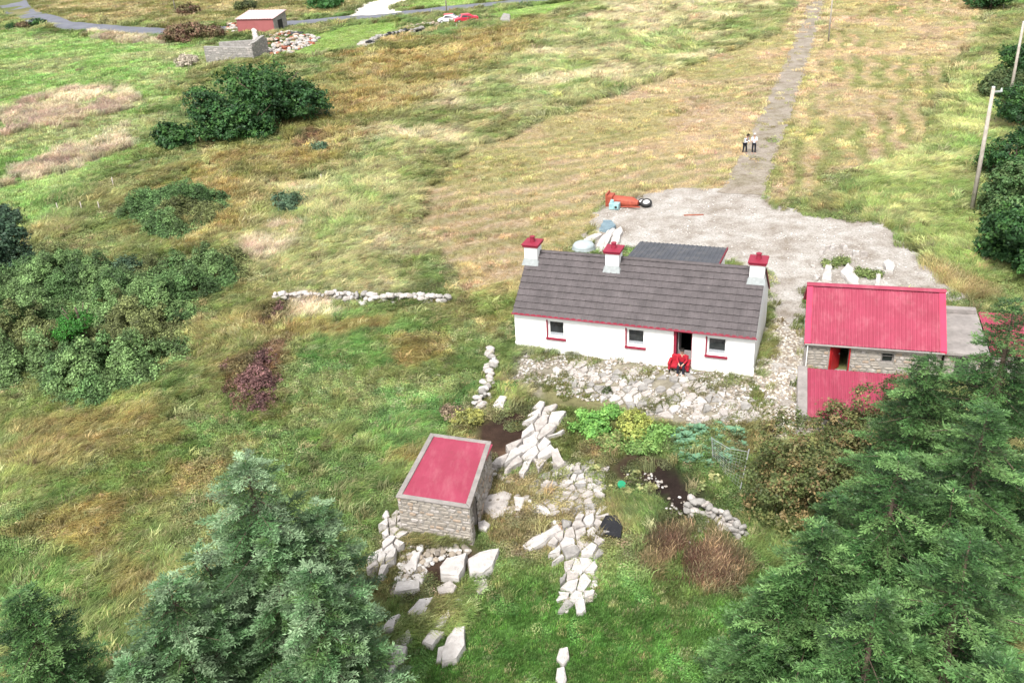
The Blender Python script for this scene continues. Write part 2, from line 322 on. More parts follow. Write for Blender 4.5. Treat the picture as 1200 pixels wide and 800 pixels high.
def grid_mesh(name, X, Y, Z, cols, m, mask=None):
    ny, nx = X.shape; V = np.stack([X, Y, Z], -1).reshape(-1, 3)
    i = np.arange((ny-1)*(nx-1)); r = i//(nx-1); c = i % (nx-1); a = r*nx+c
    F = np.stack([a, a+1, a+nx+1, a+nx], 1)
    me = bpy.data.meshes.new(name); me.vertices.add(len(V)); me.vertices.foreach_set('co', V.astype(np.float32).ravel())
    me.loops.add(F.size); me.loops.foreach_set('vertex_index', F.astype(np.int32).ravel())
    me.polygons.add(len(F)); me.polygons.foreach_set('loop_start', np.arange(0, F.size, 4, dtype=np.int32)); me.update(calc_edges=True)
    me.polygons.foreach_set('use_smooth', np.ones(len(F), bool))
    if cols is not None:
        at = me.color_attributes.new('tint', 'FLOAT_COLOR', 'POINT'); cc = np.ones((len(V), 4), np.float32); cc[:, :3] = cols.reshape(-1, 3); at.data.foreach_set('color', cc.ravel())
    me.materials.append(m); return link_mesh(name, me)

def sheet(name, poly, m, step=.4, dz=.03, rough=.6, nsc=1.3):
    """ragged-edged surface following the terrain, cut out of a fine grid (marching squares)"""
    x0, y0 = poly.min(0)-1; x1, y1 = poly.max(0)+1
    xs = np.arange(x0, x1, step); ys = np.arange(y0, y1, step); X, Y = np.meshgrid(xs, ys)
    Fv = sdist(X, Y, poly)+(fbm(X/nsc, Y/nsc, 31, 3)-.5)*rough*2
    if name == 'yard':
        for q in FOOT: Fv = np.minimum(Fv, -sdist(X, Y, q)+.25)
    mb = MB(); vid = {}
    def vert(x, y):
        k = (round(x, 3), round(y, 3))
        if k not in vid: vid[k] = len(mb.v); mb.v.append((x, y, 0))
        return vid[k]
    for j in range(len(ys)-1):
        for i in range(len(xs)-1):
            f = (Fv[j, i], Fv[j, i+1], Fv[j+1, i+1], Fv[j+1, i]); 
            if max(f) <= 0: continue
            p = ((xs[i], ys[j]), (xs[i+1], ys[j]), (xs[i+1], ys[j+1]), (xs[i], ys[j+1])); out = []
            for k in range(4):
                a, b = f[k], f[(k+1) % 4]
                if a > 0: out.append(vert(*p[k]))
                if (a > 0) != (b > 0):
                    t = a/(a-b); out.append(vert(p[k][0]+(p[(k+1) % 4][0]-p[k][0])*t, p[k][1]+(p[(k+1) % 4][1]-p[k][1])*t))
            if len(set(out)) >= 3: mb.f.append(tuple(dict.fromkeys(out))); mb.mi.append(0)
    A = np.array(mb.v); A[:, 2] = hgt(A[:, 0], A[:, 1])+dz; mb.v = [tuple(a) for a in A.tolist()]
    return tag(mb.build(name, m, smooth=True), kind='structure')

# ------------------------------------------------------------------ what grows where
Z = {}
Z['rust'] = W([(150, 240), (240, 195), (380, 118), (400, 70), (440, 50), (560, 42), (640, 22), (640, 55), (560, 95), (470, 140), (420, 190), (330, 240), (300, 290), (170, 300)])
Z['straw'] = W([(300, 330), (290, 270), (380, 200), (480, 130), (590, 75), (640, 40), (700, -12), (960, -12), (925, 40), (700, 110), (560, 165), (505, 225), (500, 290), (530, 345), (470, 350)])
Z['field'] = W([(-60, 30), (60, 42), (200, 44), (262, 55), (250, 75), (205, 100), (180, 140), (165, 175), (90, 225), (40, 262), (-80, 300)])
Z['fardead'] = W([(20, -20), (40, 18), (70, 26), (200, 30), (400, 17), (430, -8), (420, -30)])
Z['brightA'] = W([(330, 66), (352, 42), (405, 32), (475, 24), (470, 34), (425, 52), (370, 66)])
Z['brightB'] = W([(478, 12), (488, -6), (640, -16), (600, -2), (530, 9)])
Z['brightC'] = W([(560, 19), (640, 6), (700, -2), (640, 18), (600, 26)])
Z['mownL'] = W([(540, 345), (498, 270), (500, 225), (530, 190), (610, 150), (720, 110), (820, 72), (905, 40), (945, -14), (990, -14), (905, 150), (868, 226), (752, 232), (705, 240), (690, 275), (640, 310), (604, 345), (570, 370)])
Z['mownR'] = W([(968, -14), (1150, -14), (1160, 20), (1110, 90), (1090, 165), (1030, 185), (990, 200), (965, 235), (900, 238), (880, 215), (905, 150)])
Z['lushR'] = W([(1040, 190), (1095, 170), (1115, 100), (1165, 60), (1180, 120), (1150, 230), (1175, 330), (1130, 335), (1100, 290), (1060, 262), (1000, 240), (985, 205)])
Z['greenL'] = W([(190, 470), (330, 480), (420, 400), (530, 370), (545, 420), (520, 500), (470, 560), (330, 590), (150, 620), (0, 760), (0, 560), (90, 480)])
Z['paleL'] = W([(0, 490), (80, 480), (200, 450), (230, 400), (300, 380), (260, 470), (150, 530), (0, 570)])
Z['pocket'] = W([(330, 370), (520, 365), (560, 400), (555, 470), (460, 540), (380, 500), (330, 430)])
Z['strip'] = W([(535, 350), (600, 330), (602, 415), (590, 450), (600, 470), (575, 470), (570, 410)])
Z['lawn'] = W([(560, 640), (640, 650), (740, 640), (880, 660), (960, 820), (440, 820), (480, 760), (540, 720)])
Z['garden'] = W([(620, 470), (690, 470), (900, 500), (900, 620), (800, 600), (720, 600), (640, 560)])
Z['shedgreen'] = W([(560, 480), (640, 470), (720, 545), (725, 610), (710, 660), (640, 655), (560, 690), (500, 720), (440, 760), (430, 680), (450, 610), (500, 640), (550, 640), (580, 550)])
Z['front'] = W([(600, 412), (890, 442), (920, 500), (800, 502), (650, 470), (590, 450)])
Z['soilA'] = W([(700, 548), (735, 522), (792, 538), (830, 575), (800, 640), (850, 640), (860, 700), (790, 680), (750, 650), (770, 590), (720, 565)])
Z['brack'] = W([(735, 655), (770, 605), (835, 622), (862, 655), (840, 692), (785, 722), (752, 695)])
Z['gravelF'] = W([(600, 415), (700, 425), (680, 450), (610, 450)])
Z['soilB'] = W([(480, 640), (560, 640), (580, 650), (520, 690), (470, 720), (460, 690)])
Z['soilC'] = W([(565, 500), (610, 478), (640, 480), (600, 540), (575, 545)])
Z['bank'] = W([(1090, 310), (1150, 335), (1180, 350), (1140, 350), (1110, 335)])
DEAD = [W(p) for p in ([(0, 130), (60, 105), (150, 95), (160, 130), (80, 155), (0, 160)], [(0, 200), (60, 180), (160, 148), (150, 175), (90, 200), (30, 215), (0, 222)],
        [(285, 290), (320, 262), (360, 265), (350, 290), (310, 310)], [(262, 335), (300, 325), (310, 348), (270, 350)], [(100, 35), (200, 44), (200, 52), (110, 46)],
        [(530, 385), (565, 400), (568, 430), (550, 420)], [(330, 350), (370, 345), (420, 365), (350, 372)])]
HEATH = [W(p) for p in ([(255, 432), (285, 420), (325, 404), (332, 440), (334, 466), (310, 486), (275, 480), (262, 455)], [(305, 365), (335, 358), (332, 376), (310, 380)],
        [(345, 165), (372, 150), (382, 160), (350, 182)])]
GORSE = [W([(-30, 345), (60, 312), (110, 318), (200, 316), (285, 303), (298, 314), (270, 335), (230, 360), (212, 395), (215, 425), (180, 445), (120, 478), (70, 470), (40, 440), (-30, 480)]),
         W([(138, 258), (180, 232), (240, 228), (272, 242), (264, 266), (210, 286), (160, 282)])]
# palettes (linear reflectance): each entry two or three colours
K = .66
PAL = {
 'base': (S(120, 140, 70, K), S(142, 144, 84, K), S(102, 132, 62, K)),
 'rust': (S(158, 138, 74, K), S(180, 164, 104, K), S(126, 126, 62, K)),
 'straw': (S(172, 174, 118, K), S(138, 158, 88, K), S(196, 188, 150, K)),
 'field': (S(130, 174, 82, K), S(152, 180, 104, K), S(170, 182, 124, K)),
 'fardead': (S(186, 172, 124, K), S(150, 146, 84, K), S(122, 126, 66, K)),
 'bright': (S(138, 180, 72, K), S(160, 194, 96, K), S(150, 180, 84, K)),
 'mown': (S(206, 184, 140, K), S(206, 180, 148, K), S(190, 178, 122, K)),
 'lushR': (S(144, 168, 84, K), S(178, 186, 116, K), S(118, 150, 64, K)),
 'greenL': (S(106, 142, 64, K), S(124, 138, 68, K), S(134, 158, 84, K)),
 'paleL': (S(168, 176, 108, K), S(140, 158, 76, K), S(150, 140, 80, K)),
 'pocket': (S(104, 150, 68, K), S(134, 150, 80, K), S(92, 138, 60, K)),
 'strip': (S(144, 166, 82, K), S(172, 160, 100, K), S(118, 148, 62, K)),
 'lawn': (S(114, 168, 70, K), S(134, 166, 84, K), S(88, 140, 50, K)),
 'garden': (S(116, 132, 64, K), S(140, 124, 78, K), S(94, 124, 54, K)),
 'shedgreen': (S(118, 150, 72, K), S(150, 140, 92, K), S(104, 140, 62, K)),
 'front': (S(178, 170, 150, K), S(150, 146, 96, K), S(196, 184, 166, K)),
 'soil': (S(70, 54, 46, K), S(92, 72, 58, K), S(56, 44, 40, K)),
 'brack': (S(104, 78, 62, .6), S(138, 108, 84, .6), S(80, 60, 50, .6)),
 'dead': (S(190, 172, 152, K), S(172, 150, 138, K), S(206, 192, 168, K)),
 'heath': (S(120, 92, 64, .6), S(128, 100, 70, .6), S(112, 112, 60, .6)),
 'bank': (S(150, 124, 80, K), S(112, 90, 60, K), S(166, 150, 96, K)),
}
ORDER = [('fardead', 'fardead', 3), ('field', 'field', 2.5), ('rust', 'rust', 4), ('straw', 'straw', 5), ('brightA', 'bright', .8), ('brightB', 'bright', 1), ('brightC', 'bright', 1), ('lushR', 'lushR', 1.5), ('mownL', 'mown', 1.0), ('mownR', 'mown', 1.5),
         ('greenL', 'greenL', 3), ('paleL', 'paleL', 2.5), ('pocket', 'pocket', 2), ('strip', 'strip', .8), ('lawn', 'lawn', 1.2), ('shedgreen', 'shedgreen', .8), ('garden', 'garden', .8), ('front', 'front', .4),
         ('soilA', 'soil', .5), ('soilB', 'soil', .4), ('soilC', 'brack', .4), ('brack', 'brack', .8), ('bank', 'bank', .6)]
def palmix(p, x, y, s):
    n1 = fbm(x/2.6, y/2.6, 50+s, 3); n2 = fbm(x/7.5+9, y/7.5, 70+s, 2)
    a = sst(.42, .6, n1)[..., None]; b = sst(.5, .68, n2)[..., None]
    c = p[0]*(1-a)+p[1]*a; return c*(1-b)+p[2]*b
def ground_info(x, y):
    """colour and zone index of the vegetation at x, y"""
    wob = (fbm(x/4.2, y/4.2, 21, 3)-.5)
    c = palmix(PAL['base'], x, y, 0); rz_ = sst(.48, .62, fbm(x/4.6+3, y/3.4, 140, 3)); zi = np.zeros(x.shape, int)
    for k, (zn, pn, soft) in enumerate(ORDER):
        d = sdist(x, y, Z[zn])+wob*soft*3.0; w = sst(-soft, soft, d)
        pc = palmix(PAL[pn], x, y, k+1)
        if pn == 'mown':       # swaths left by the mower, across the slope on the left field and along the lane on the right one
            ang = .42 if zn == 'mownL' else 1.85
            if zn == 'mownR': ang = math.atan2(*(LANE_C[-1]-LANE_C[0])[::-1])
            q = -x*math.sin(ang)+y*math.cos(ang)+wob*3
            st = (.5+.5*np.sin(q*2.9))*1.5*sst(.3, .6, fbm(x/9, y/9, 91, 2)); st = st[..., None]
            kk2 = .38 if zn == 'mownL' else .62; pc = pc*(1-kk2*st)+S(146, 156, 84, K)*kk2*st
        if pn in ('greenL', 'pocket'): pc = pc*(1-.75*rz_[..., None])+S(158, 136, 74, K)*.75*rz_[..., None]
        c = c*(1-w[..., None])+pc*w[..., None]; zi = np.where(w > .5, k+1, zi)
    for p in DEAD:
        d = sdist(x, y, p)+wob*5; w = sst(-.6, .9, d)*sst(.36, .52, fbm(x/1.7, y/1.7, 15, 3)); pc = palmix(PAL['dead'], x, y, 40)
        c = c*(1-w[..., None])+pc*w[..., None]; zi = np.where(w > .5, 100, zi)
    for p in HEATH:
        d = sdist(x, y, p)+wob*2.5; w = sst(-.4, .4, d); pc = palmix(PAL['heath'], x, y, 41)
        c = c*(1-w[..., None])+pc*w[..., None]; zi = np.where(w > .5, 101, zi)
    br = .68+.68*fbm(x/.9, y/.9, 77, 3); mw = sst(-1, 1, np.maximum(sdist(x, y, Z['mownL']), sdist(x, y, Z['mownR']))); br = (br*(1-mw)+(.86+.28*fbm(x/.9, y/.9, 77, 3))*mw)[..., None]
    return c*br, zi

def axis(lo, hi, step, far):
    a = list(np.arange(lo, hi, step)); s = step; v = a[-1]
    while v < far: s *= 1.35; v += s; a.append(v)
    s = step; v = a[0]
    while v > -far: s *= 1.35; v -= s; a.insert(0, v)
    return np.array(a)
gx = axis(-70, 75, .45, 3000); gy = axis(14, 200, .45, 3500)
GX, GY = np.meshgrid(gx, gy)
gc, _ = ground_info(GX, GY)
gr = grid_mesh('ground', GX, GY, hgt(GX, GY), gc*.72, MT['ground']); tag(gr, kind='structure')
sheet('yard', YARD_P, MT['yard'], .35, .03, .9, 1.4)
sheet('lane', LANE_P, MT['lane'], .35, .05, .3, .9)
sheet('road', ROAD_P, MT['asphalt'], 1.0, .06, .25, 4)
sheet('driveway', DRIVE_P, MT['cdrive'], .8, .09, .15, 3)

def gz(x, y): return float(hgt(np.array([x]), np.array([y]))[0])
def G(px, py, dz=0):
    p = U(px, py); return np.array([p[0], p[1], gz(p[0], p[1])+dz])

# ------------------------------------------------------------------ building parts
def wall_boxes(mb, L, h, th, ops, y0=0.0, mi=0):
    """a wall along x from 0..L at y0..y0+th, ops = [(x0,x1,z0,z1)] left open"""
    xs = sorted(ops); x = 0
    for a, b, c, d in xs:
        if a > x: mb.box(x, a, y0, y0+th, -.3, h, mi)
        if c > 0: mb.box(a, b, y0, y0+th, -.3, c, mi)
        if d < h: mb.box(a, b, y0, y0+th, d, h, mi)
        x = b
    if x < L: mb.box(x, L, y0, y0+th, -.3, h, mi)
def sheet_roof(name, p00, p10, p01, m, pitch=.2, amp=.028, th=.03, parent=None, loc=None):
    """ribbed metal roof: ribs run from p00 to p01, repeated towards p10; corners in parent space"""
    p00, p10, p01 = map(np.array, (p00, p10, p01)); e = p10-p00; L = np.linalg.norm(e); e = e/L; d = p01-p00; n = np.cross(e, d/np.linalg.norm(d)); n = n if n[2] > 0 else -n
    prof = []; s = 0
    while s < L:
        for q, z in ((0, 0), (.35, 0), (.5, 1), (.72, 1), (.87, 0)):
            if s+q*pitch < L: prof.append((s+q*pitch, z*amp))
        s += pitch
    prof.append((L, 0)); mb = MB(); nn = len(prof); nr = 5
    for z0 in (0, -th):
        for j in range(nr):
            for (a, z) in prof:
                jit = (hash((round(a/pitch/4), j)) % 100/100-.5)*.006
                mb.v.append(tuple(p00+e*a+d*(j/(nr-1))+n*(z+z0+jit)))
    o = nr*nn
    for j in range(nr-1):
        for i in range(nn-1):
            a = j*nn+i; mb.f.append((a, a+1, a+nn+1, a+nn)); mb.f.append((o+a, o+a+nn, o+a+nn+1, o+a+1)); mb.mi += [0, 0]
    for i in range(nn-1):
        mb.f.append((i, o+i, o+i+1, i+1)); k = (nr-1)*nn+i; mb.f.append((k, k+1, o+k+1, o+k)); mb.mi += [0, 0]
    for j in range(nr-1):
        k = j*nn; mb.f.append((k, k+nn, o+k+nn, o+k)); k += nn-1; mb.f.append((k, o+k, o+k+nn, k+nn)); mb.mi += [0, 0]
    return mb.build(name, m, parent, loc=loc)
def stone_face(mb, A, B, htop, out, ops=(), z0=-.15, sz=.26, seed=1, hz=None):
    """irregular stones bedded in a wall from A to B (xy), facing 'out'; htop number or function of s"""
    r = random.Random(seed); A = np.array(A, float); B = np.array(B, float); L = np.linalg.norm(B-A); e = (B-A)/L; out = np.array(out, float)
    hf = htop if callable(htop) else (lambda s: htop)
    z = z0; row = 0
    while z < max(hf(0), hf(L/2), hf(L))-.05:
        ch = r.uniform(.55, 1.0)*sz*.8; s = -r.uniform(0, .2)
        while s < L:
            w = r.uniform(.6, 1.9)*sz; a, b = max(s, 0)+.012, min(s+w, L)-.012; s += w
            if b-a < .05: continue
            h0, h1 = z+r.uniform(-.02, .02), z+ch-.02+r.uniform(-.025, .02)
            if h1 > hf((a+b)/2): h1 = hf((a+b)/2)-.01
            if h1-h0 < .05: continue
            if any(b > o[0]-.02 and a < o[1]+.02 and h1 > o[2] and h0 < o[3] for o in ops):
                nb = [o for o in ops if b > o[0]-.02 and a < o[1]+.02 and h1 > o[2] and h0 < o[3]][0]
                if a < nb[0]-.08: b = nb[0]-.02
                elif b > nb[1]+.08: a = nb[1]+.02
                else: continue
            pr = r.uniform(.008, .045); n = 8; vs = []; 
            cx, cz = (a+b)/2, (h0+h1)/2; 
            ring = []
            for k in range(n):
                an = 2*math.pi*(k+.5)/n; qx = math.copysign(abs(math.cos(an))**.45, math.cos(an)); qz = math.copysign(abs(math.sin(an))**.45, math.sin(an))
                ring.append((cx+qx*(b-a)/2*r.uniform(.88, 1.0), cz+qz*(h1-h0)/2*r.uniform(.88, 1.0)))
            for (x, zz) in ring: p = A+e*x-out*.04; vs.append((p[0], p[1], zz))
            for (x, zz) in ring: p = A+e*(cx+(x-cx)*.93)+out*pr*.5; vs.append((p[0], p[1], cz+(zz-cz)*.93))
            for (x, zz) in ring: p = A+e*(cx+(x-cx)*.72)+out*pr*r.uniform(.8, 1.3); vs.append((p[0], p[1], cz+(zz-cz)*.72))
            fs = [(k, (k+1) % n, n+(k+1) % n, n+k) for k in range(n)]+[(n+k, n+(k+1) % n, 2*n+(k+1) % n, 2*n+k) for k in range(n)]+[tuple(range(2*n, 3*n))]
            mb.add(vs, fs, r.choice([0, 0, 0, 1, 2]))
        z += ch
STONES = [MT['stone'], MT['stone2'], MT['slab']]

# ------------------------------------------------------------------ the cottage
cot = empty('cottage', (CO[0], CO[1], 0), -CA)
tag(cot, 'long low whitewashed cottage with grey tiled roof, three chimneys and dark red trim', 'cottage')
WT = .45
wins = [(1.84, 2.74, .92, 1.88), (6.06, 6.98, .92, 1.88), (10.12, 11.07, .92, 1.88)]; door = (8.56, 9.38, .02, 2.0)
mb = MB(); wall_boxes(mb, CL, CE-.04, WT, wins+[door])
mb.box(0, CL, CD-WT, CD, -.3, CE-.04)
for x0, x1 in ((0, WT), (CL-WT, CL)):      # gables between the long walls
    y0, y1 = WT, CD-WT; k = (CR-CE)/(CD/2); zt = CE-.04+k*WT*.96
    mb.add([(x0, y0, -.3), (x0, y1, -.3), (x0, y1, zt), (x0, CD/2, CR-.05), (x0, y0, zt), (x1, y0, -.3), (x1, y1, -.3), (x1, y1, zt), (x1, CD/2, CR-.05), (x1, y0, zt)],
           [(0, 1, 2, 3, 4), (9, 8, 7, 6, 5), (0, 5, 6, 1), (1, 6, 7, 2), (2, 7, 8, 3), (3, 8, 9, 4), (4, 9, 5, 0)])
    mb.add([(x0, 0, CE-.04), (x0, WT, CE-.04), (x0, WT, zt), (x1, 0, CE-.04), (x1, WT, CE-.04), (x1, WT, zt)], [(0, 1, 2), (5, 4, 3), (0, 2, 5, 3), (1, 4, 5, 2), (0, 3, 4, 1)])
    mb.add([(x0, CD, CE-.04), (x0, CD-WT, CE-.04), (x0, CD-WT, zt), (x1, CD, CE-.04), (x1, CD-WT, CE-.04), (x1, CD-WT, zt)], [(0, 2, 1), (5, 3, 4), (0, 3, 5, 2), (1, 2, 5, 4), (0, 1, 4, 3)])
mb.build('wall', MT['white'], cot)
# plinth flare at the foot
mb = MB()
for a, b in ((-.04, door[0]), (door[1], CL+.04)): mb.add([(a, -.07, -.3), (b, -.07, -.3), (b, 0.002, .45), (a, 0.002, .45), (a, .1, -.3), (b, .1, -.3)], [(0, 1, 2, 3), (0, 3, 4), (1, 5, 2), (3, 2, 5, 4), (0, 4, 5, 1)])
mb.build('plinth', MT['white'], cot)
def tiled(name, x0, x1, flip):
    """interlocking tiles, ten courses stepping down from the ridge"""
    mb = MB(); st = .0625; xs = np.arange(x0, x1+1e-6, st); run = CD/2+.14; k = (CR-CE)/(CD/2); nrow = 10; r = random.Random(3+flip)
    nx = len(xs); cl = math.hypot(1, k); ny = -k/cl; nz_ = 1/cl
    for row in range(nrow):
        t0 = run*row/nrow; t1 = run*(row+1)/nrow+.03
        off = 0
        for (t, up) in ((t0, .010), (t1, .070), (t1, .008)):
            for i, x in enumerate(xs):
                ph = ((x-x0)/.3125) % 1; tr = .032*max(0, math.sin(ph*2*math.pi))+.012*(abs(ph-.98) < .06)
                j = (hsh(np.array([int((x-x0)/.3125)]), np.array([row]), 5+flip)[0]-.5)*.012
                hh = up+tr+j; y = t; z = CR-k*t
                yy = CD/2-y-(k/cl)*hh if not flip else CD/2+y+(k/cl)*hh
                mb.v.append((x, yy, z+nz_*hh))
        b = row*3*nx
        for q in (0, 1):
            for i in range(nx-1):
                a = b+q*nx+i; f = (a, a+1, a+nx+1, a+nx); mb.f.append(f if flip else f[::-1]); mb.mi.append(0)
    s = 1 if flip else -1       # underside deck
    ye = CD/2+s*run; ze = CR-k*run
    mb.add([(x0, CD/2, CR-.03), (x1, CD/2, CR-.03), (x1, ye, ze-.03), (x0, ye, ze-.03), (x0, CD/2, CR+.012), (x1, CD/2, CR+.012), (x1, ye, ze+.012), (x0, ye, ze+.012)],
           [(0, 1, 2, 3), (3, 2, 6, 7), (0, 3, 7, 4), (1, 5, 6, 2)])
    return mb
ra = tiled('roof', -.06, CL+.04, 0); rb = tiled('roof', -.06, CL+.04, 1)
ra.add(rb.v, rb.f); roof = ra.build('roof', MT['tile'], cot)
mb = MB()
for i in range(28):
    x = -.06+i*.447
    if x+.43 > CL+.05: break
    n = 7; vs = []
    for xx in (x, x+.44):
        for a in range(n): an = math.pi*a/(n-1); vs.append((xx, CD/2+.13*math.cos(an), CR+.0+.10*math.sin(an)+(.012 if xx > x else 0)))
    mb.add(vs, [(a, a+1, n+a+1, n+a) for a in range(n-1)]+[tuple(range(n))[::-1], tuple(range(n, 2*n))])
mb.build('ridge_tile', MT['tile'], roof)
mb = MB(); mb.box(-.06, CL+.04, -.19, -.145, CE-.12, CE-.03); mb.build('fascia', MT['red'], cot)
mb = MB(); mb.tube([(-.06, -.24, CE-.06), (CL+.1, -.24, CE-.09)], .032, 8); mb.build('gutter', MT['red'], cot)
kk = (CR-CE)/(CD/2); mb = MB()
for s in (1,):
    y1 = CD/2+s*(CD/2+.14); z1 = CR-kk*(CD/2+.14); 
    mb.add([(CL+.045, CD/2, CR-.1), (CL+.045, y1, z1-.1), (CL+.045, y1, z1+.02), (CL+.045, CD/2, CR+.04), (CL+.075, CD/2, CR-.1), (CL+.075, y1, z1-.1), (CL+.075, y1, z1+.02), (CL+.075, CD/2, CR+.04)],
           [(0, 1, 2, 3), (7, 6, 5, 4), (0, 4, 5, 1), (1, 5, 6, 2), (2, 6, 7, 3)])
mb.build('bargeboard', MT['red'], cot)
for x0, x1, z0, z1 in wins:
    fr = MB(); fw = .085; y0, y1 = .12, .19
    fr.box(x0+.002, x1-.002, y0, y1, z0+.002, z0+fw); fr.box(x0+.002, x1-.002, y0, y1, z1-fw, z1-.002); fr.box(x0+.002, x0+fw, y0, y1, z0+fw, z1-fw); fr.box(x1-fw, x1-.002, y0, y1, z0+fw, z1-fw)
    f = fr.build('window', MT['pvc'], cot)
    MB().box(x0+fw, x1-fw, .150, .160, z0+fw, z1-fw).build('pane', MT['glass'], f)
    MB().box(x0+fw+.01, x1-fw-.01, .140, .146, z0+fw, z0+.25).build('net_curtain', MT['curtain'], f)
    s = MB(); s.box(x0-.10, x1+.08, -.10, .10, z0-.11, z0-.002); s.build('sill', MT['red'], f, bevel=.01)
    s = MB(); s.box(x0-.075, x0, -.02, .03, z0, z1+.05); s.build('surround', MT['red'], f)
x0, x1, z0, z1 = door
fr = MB(); fr.box(x0-.10, x0+.04, -.03, .3, 0.02, z1); fr.box(x0-.10, x1+.04, -.03, .1, z1+.002, z1+.1); fr.box(x1-.03, x1, .03, .3, 0.02, z1); dr = fr.build('doorway', MT['red'], cot)
MB().box(x0+.06, x0+.105, .32, 1.05, .05, 1.9).build('inner_door', MT['inner'], dr)
MB().box(x0+.05, x1-.05, .5, .53, .05, .75).build('half_door', MT['inner'], dr)
MB().box(.5, CL-.5, WT+.01, CD-WT-.01, 0.02, .06).build('floor', MT['dark'], cot)
def chimney(x, ww, potr=.13, top=CR+.46, shift=-.18):
    y = CD/2+shift; d = .8
    m_ = MB(); m_.box(x-ww/2, x+ww/2, y-d/2, y+d/2, CR-.75, top); c = m_.build('chimney', MT['white'], cot, bevel=.015)
    m_ = MB(); m_.box(x-ww/2-.07, x+ww/2+.07, y-d/2-.07, y+d/2+.07, top-.02, top+.07); m_.build('cap_course', MT['red'], c)
    m_ = MB(); m_.box(x-ww/2-.11, x+ww/2+.11, y-d/2-.11, y+d/2+.11, top+.075, top+.16); m_.build('cap', MT['red'], c, bevel=.02)
    m_ = MB(); m_.tube([(x, y, top+.15), (x, y, top+.42)], [potr*1.15, potr*.9], 14); m_.tube([(x, y, top+.42), (x, y, top+.46)], [potr*1.15, potr*1.1], 14); m_.build('chimney_pot', MT['red'], c)
    zf = CR-kk*(-(shift)+d/2); m_ = MB()
    m_.add([(x-ww/2-.1, y-d/2-.22, zf-kk*.22+.075), (x+ww/2+.1, y-d/2-.22, zf-kk*.22+.075), (x+ww/2+.1, y-d/2+.02, zf+.09), (x-ww/2-.1, y-d/2+.02, zf+.09),
            (x-ww/2-.01, y-d/2-.01, zf+.24), (x+ww/2+.01, y-d/2-.01, zf+.24), (x+ww/2+.01, y-d/2+.02, zf+.24), (x-ww/2-.01, y-d/2+.02, zf+.24)],
           [(0, 1, 2, 3), (0, 3, 4), (4, 5, 1, 0), (1, 5, 2), (4, 7, 6, 5)]); m_.build('flashing', MT['lead'], c)
chimney(.24, .72); chimney(4.72, .72, shift=-.2); chimney(CL-.34, .72)
# rear annex
ax0, ax1, at1 = 4.45, 9.62, 10.0
mb = MB(); zA = lambda t: 3.2-(t-4.4)/(at1+.1-4.4)*.6
mb.box(ax0+.1, ax1-.1, at1-.3, at1, -.3, zA(at1)-.08)
for x in (ax0+.1, ax1-.4):
    mb.prism([(x, CD+.01), (x+.3, CD+.01), (x+.3, at1-.302), (x, at1-.302)], -.3, [zA(CD)-.06, zA(CD)-.06, zA(at1-.3)-.06, zA(at1-.3)-.06])
an = mb.build('annex', MT['white'], cot)
sheet_roof('annex_roof', (ax0, 4.4, 3.2), (ax1, 4.4, 3.2), (ax0, at1+.15, zA(at1+.15)), MT['annexroof'], .25, .03, .04, an)
mb = MB(); mb.prism([(ax1+.002, 5.2), (ax1+.04, 5.2), (ax1+.04, at1+.16), (ax1+.002, at1+.16)], [zA(5.2)-.13, zA(5.2)-.13, zA(at1)-.13, zA(at1)-.13], [zA(5.2)+.05, zA(5.2)+.05, zA(at1+.1)+.05, zA(at1+.1)+.05]); mb.build('bargeboard', MT['red'], an)

# ------------------------------------------------------------------ stone outbuilding with the pink-red roof
ob = empty('stone_outbuilding', (BO[0], BO[1], 0), -BA)
tag(ob, 'stone outbuilding with a pinkish red ribbed metal roof and an open bright red door', 'outbuilding')
od = (1.12, 1.95, .02, 1.62); ow = (3.42, 3.98, .78, 1.3)
mb = MB(); wall_boxes(mb, BL, BE, .45, [od, ow]); mb.box(0, BL, BD-.45, BD, -.3, BE)
kb = (BR-BE)/(BD/2)
for x0, x1 in ((0, .45), (BL-.45, BL)):
    mb.add([(x0, .45, -.3), (x0, BD-.45, -.3), (x0, BD-.45, BE+kb*.45-.05), (x0, BD/2, BR-.04), (x0, .45, BE+kb*.45-.05), (x1, .45, -.3), (x1, BD-.45, -.3), (x1, BD-.45, BE+kb*.45-.05), (x1, BD/2, BR-.04), (x1, .45, BE+kb*.45-.05)],
           [(0, 1, 2, 3, 4), (9, 8, 7, 6, 5), (0, 5, 6, 1), (1, 6, 7, 2), (2, 7, 8, 3), (3, 8, 9, 4), (4, 9, 5, 0)])
bw = mb.build('wall', MT['mortar'], ob)
mb = MB(); mbs = [mb, MB(), MB()]; stone_face(mb, (0, 0), (BL, 0), BE, (0, -1), [(od[0]-.08, od[1]+.08, 0, od[3]), (ow[0], ow[1], ow[2]-.1, ow[3]+.1)], seed=4, sz=.3)
stone_face(mbs[1], (0, BD), (0, 0), lambda s: BE+kb*(BD/2-abs(s-BD/2))-.1, (-1, 0), seed=5, sz=.3); stone_face(mbs[2], (BL, 0), (BL, BD), lambda s: BE+kb*(BD/2-abs(s-BD/2))-.1, (1, 0), seed=6, sz=.3)
[q.build('stonework', STONES, bw) for q in mbs]
MB().box(-.14, .0, -.1, .05, -.2, BE).build('corner_buttress', MT['conc'], ob)
for s, nm in ((-1, 0), (1, 1)):
    y1 = BD/2+s*(BD/2+.16); z1 = BR-kb*(BD/2+.16)
    sheet_roof('roof', (-.12, BD/2, BR+.02), (BL+.12, BD/2, BR+.02), (-.12, y1, z1+.02), MT['pinkroof'], .165, .03, .03, ob)
mb = MB()
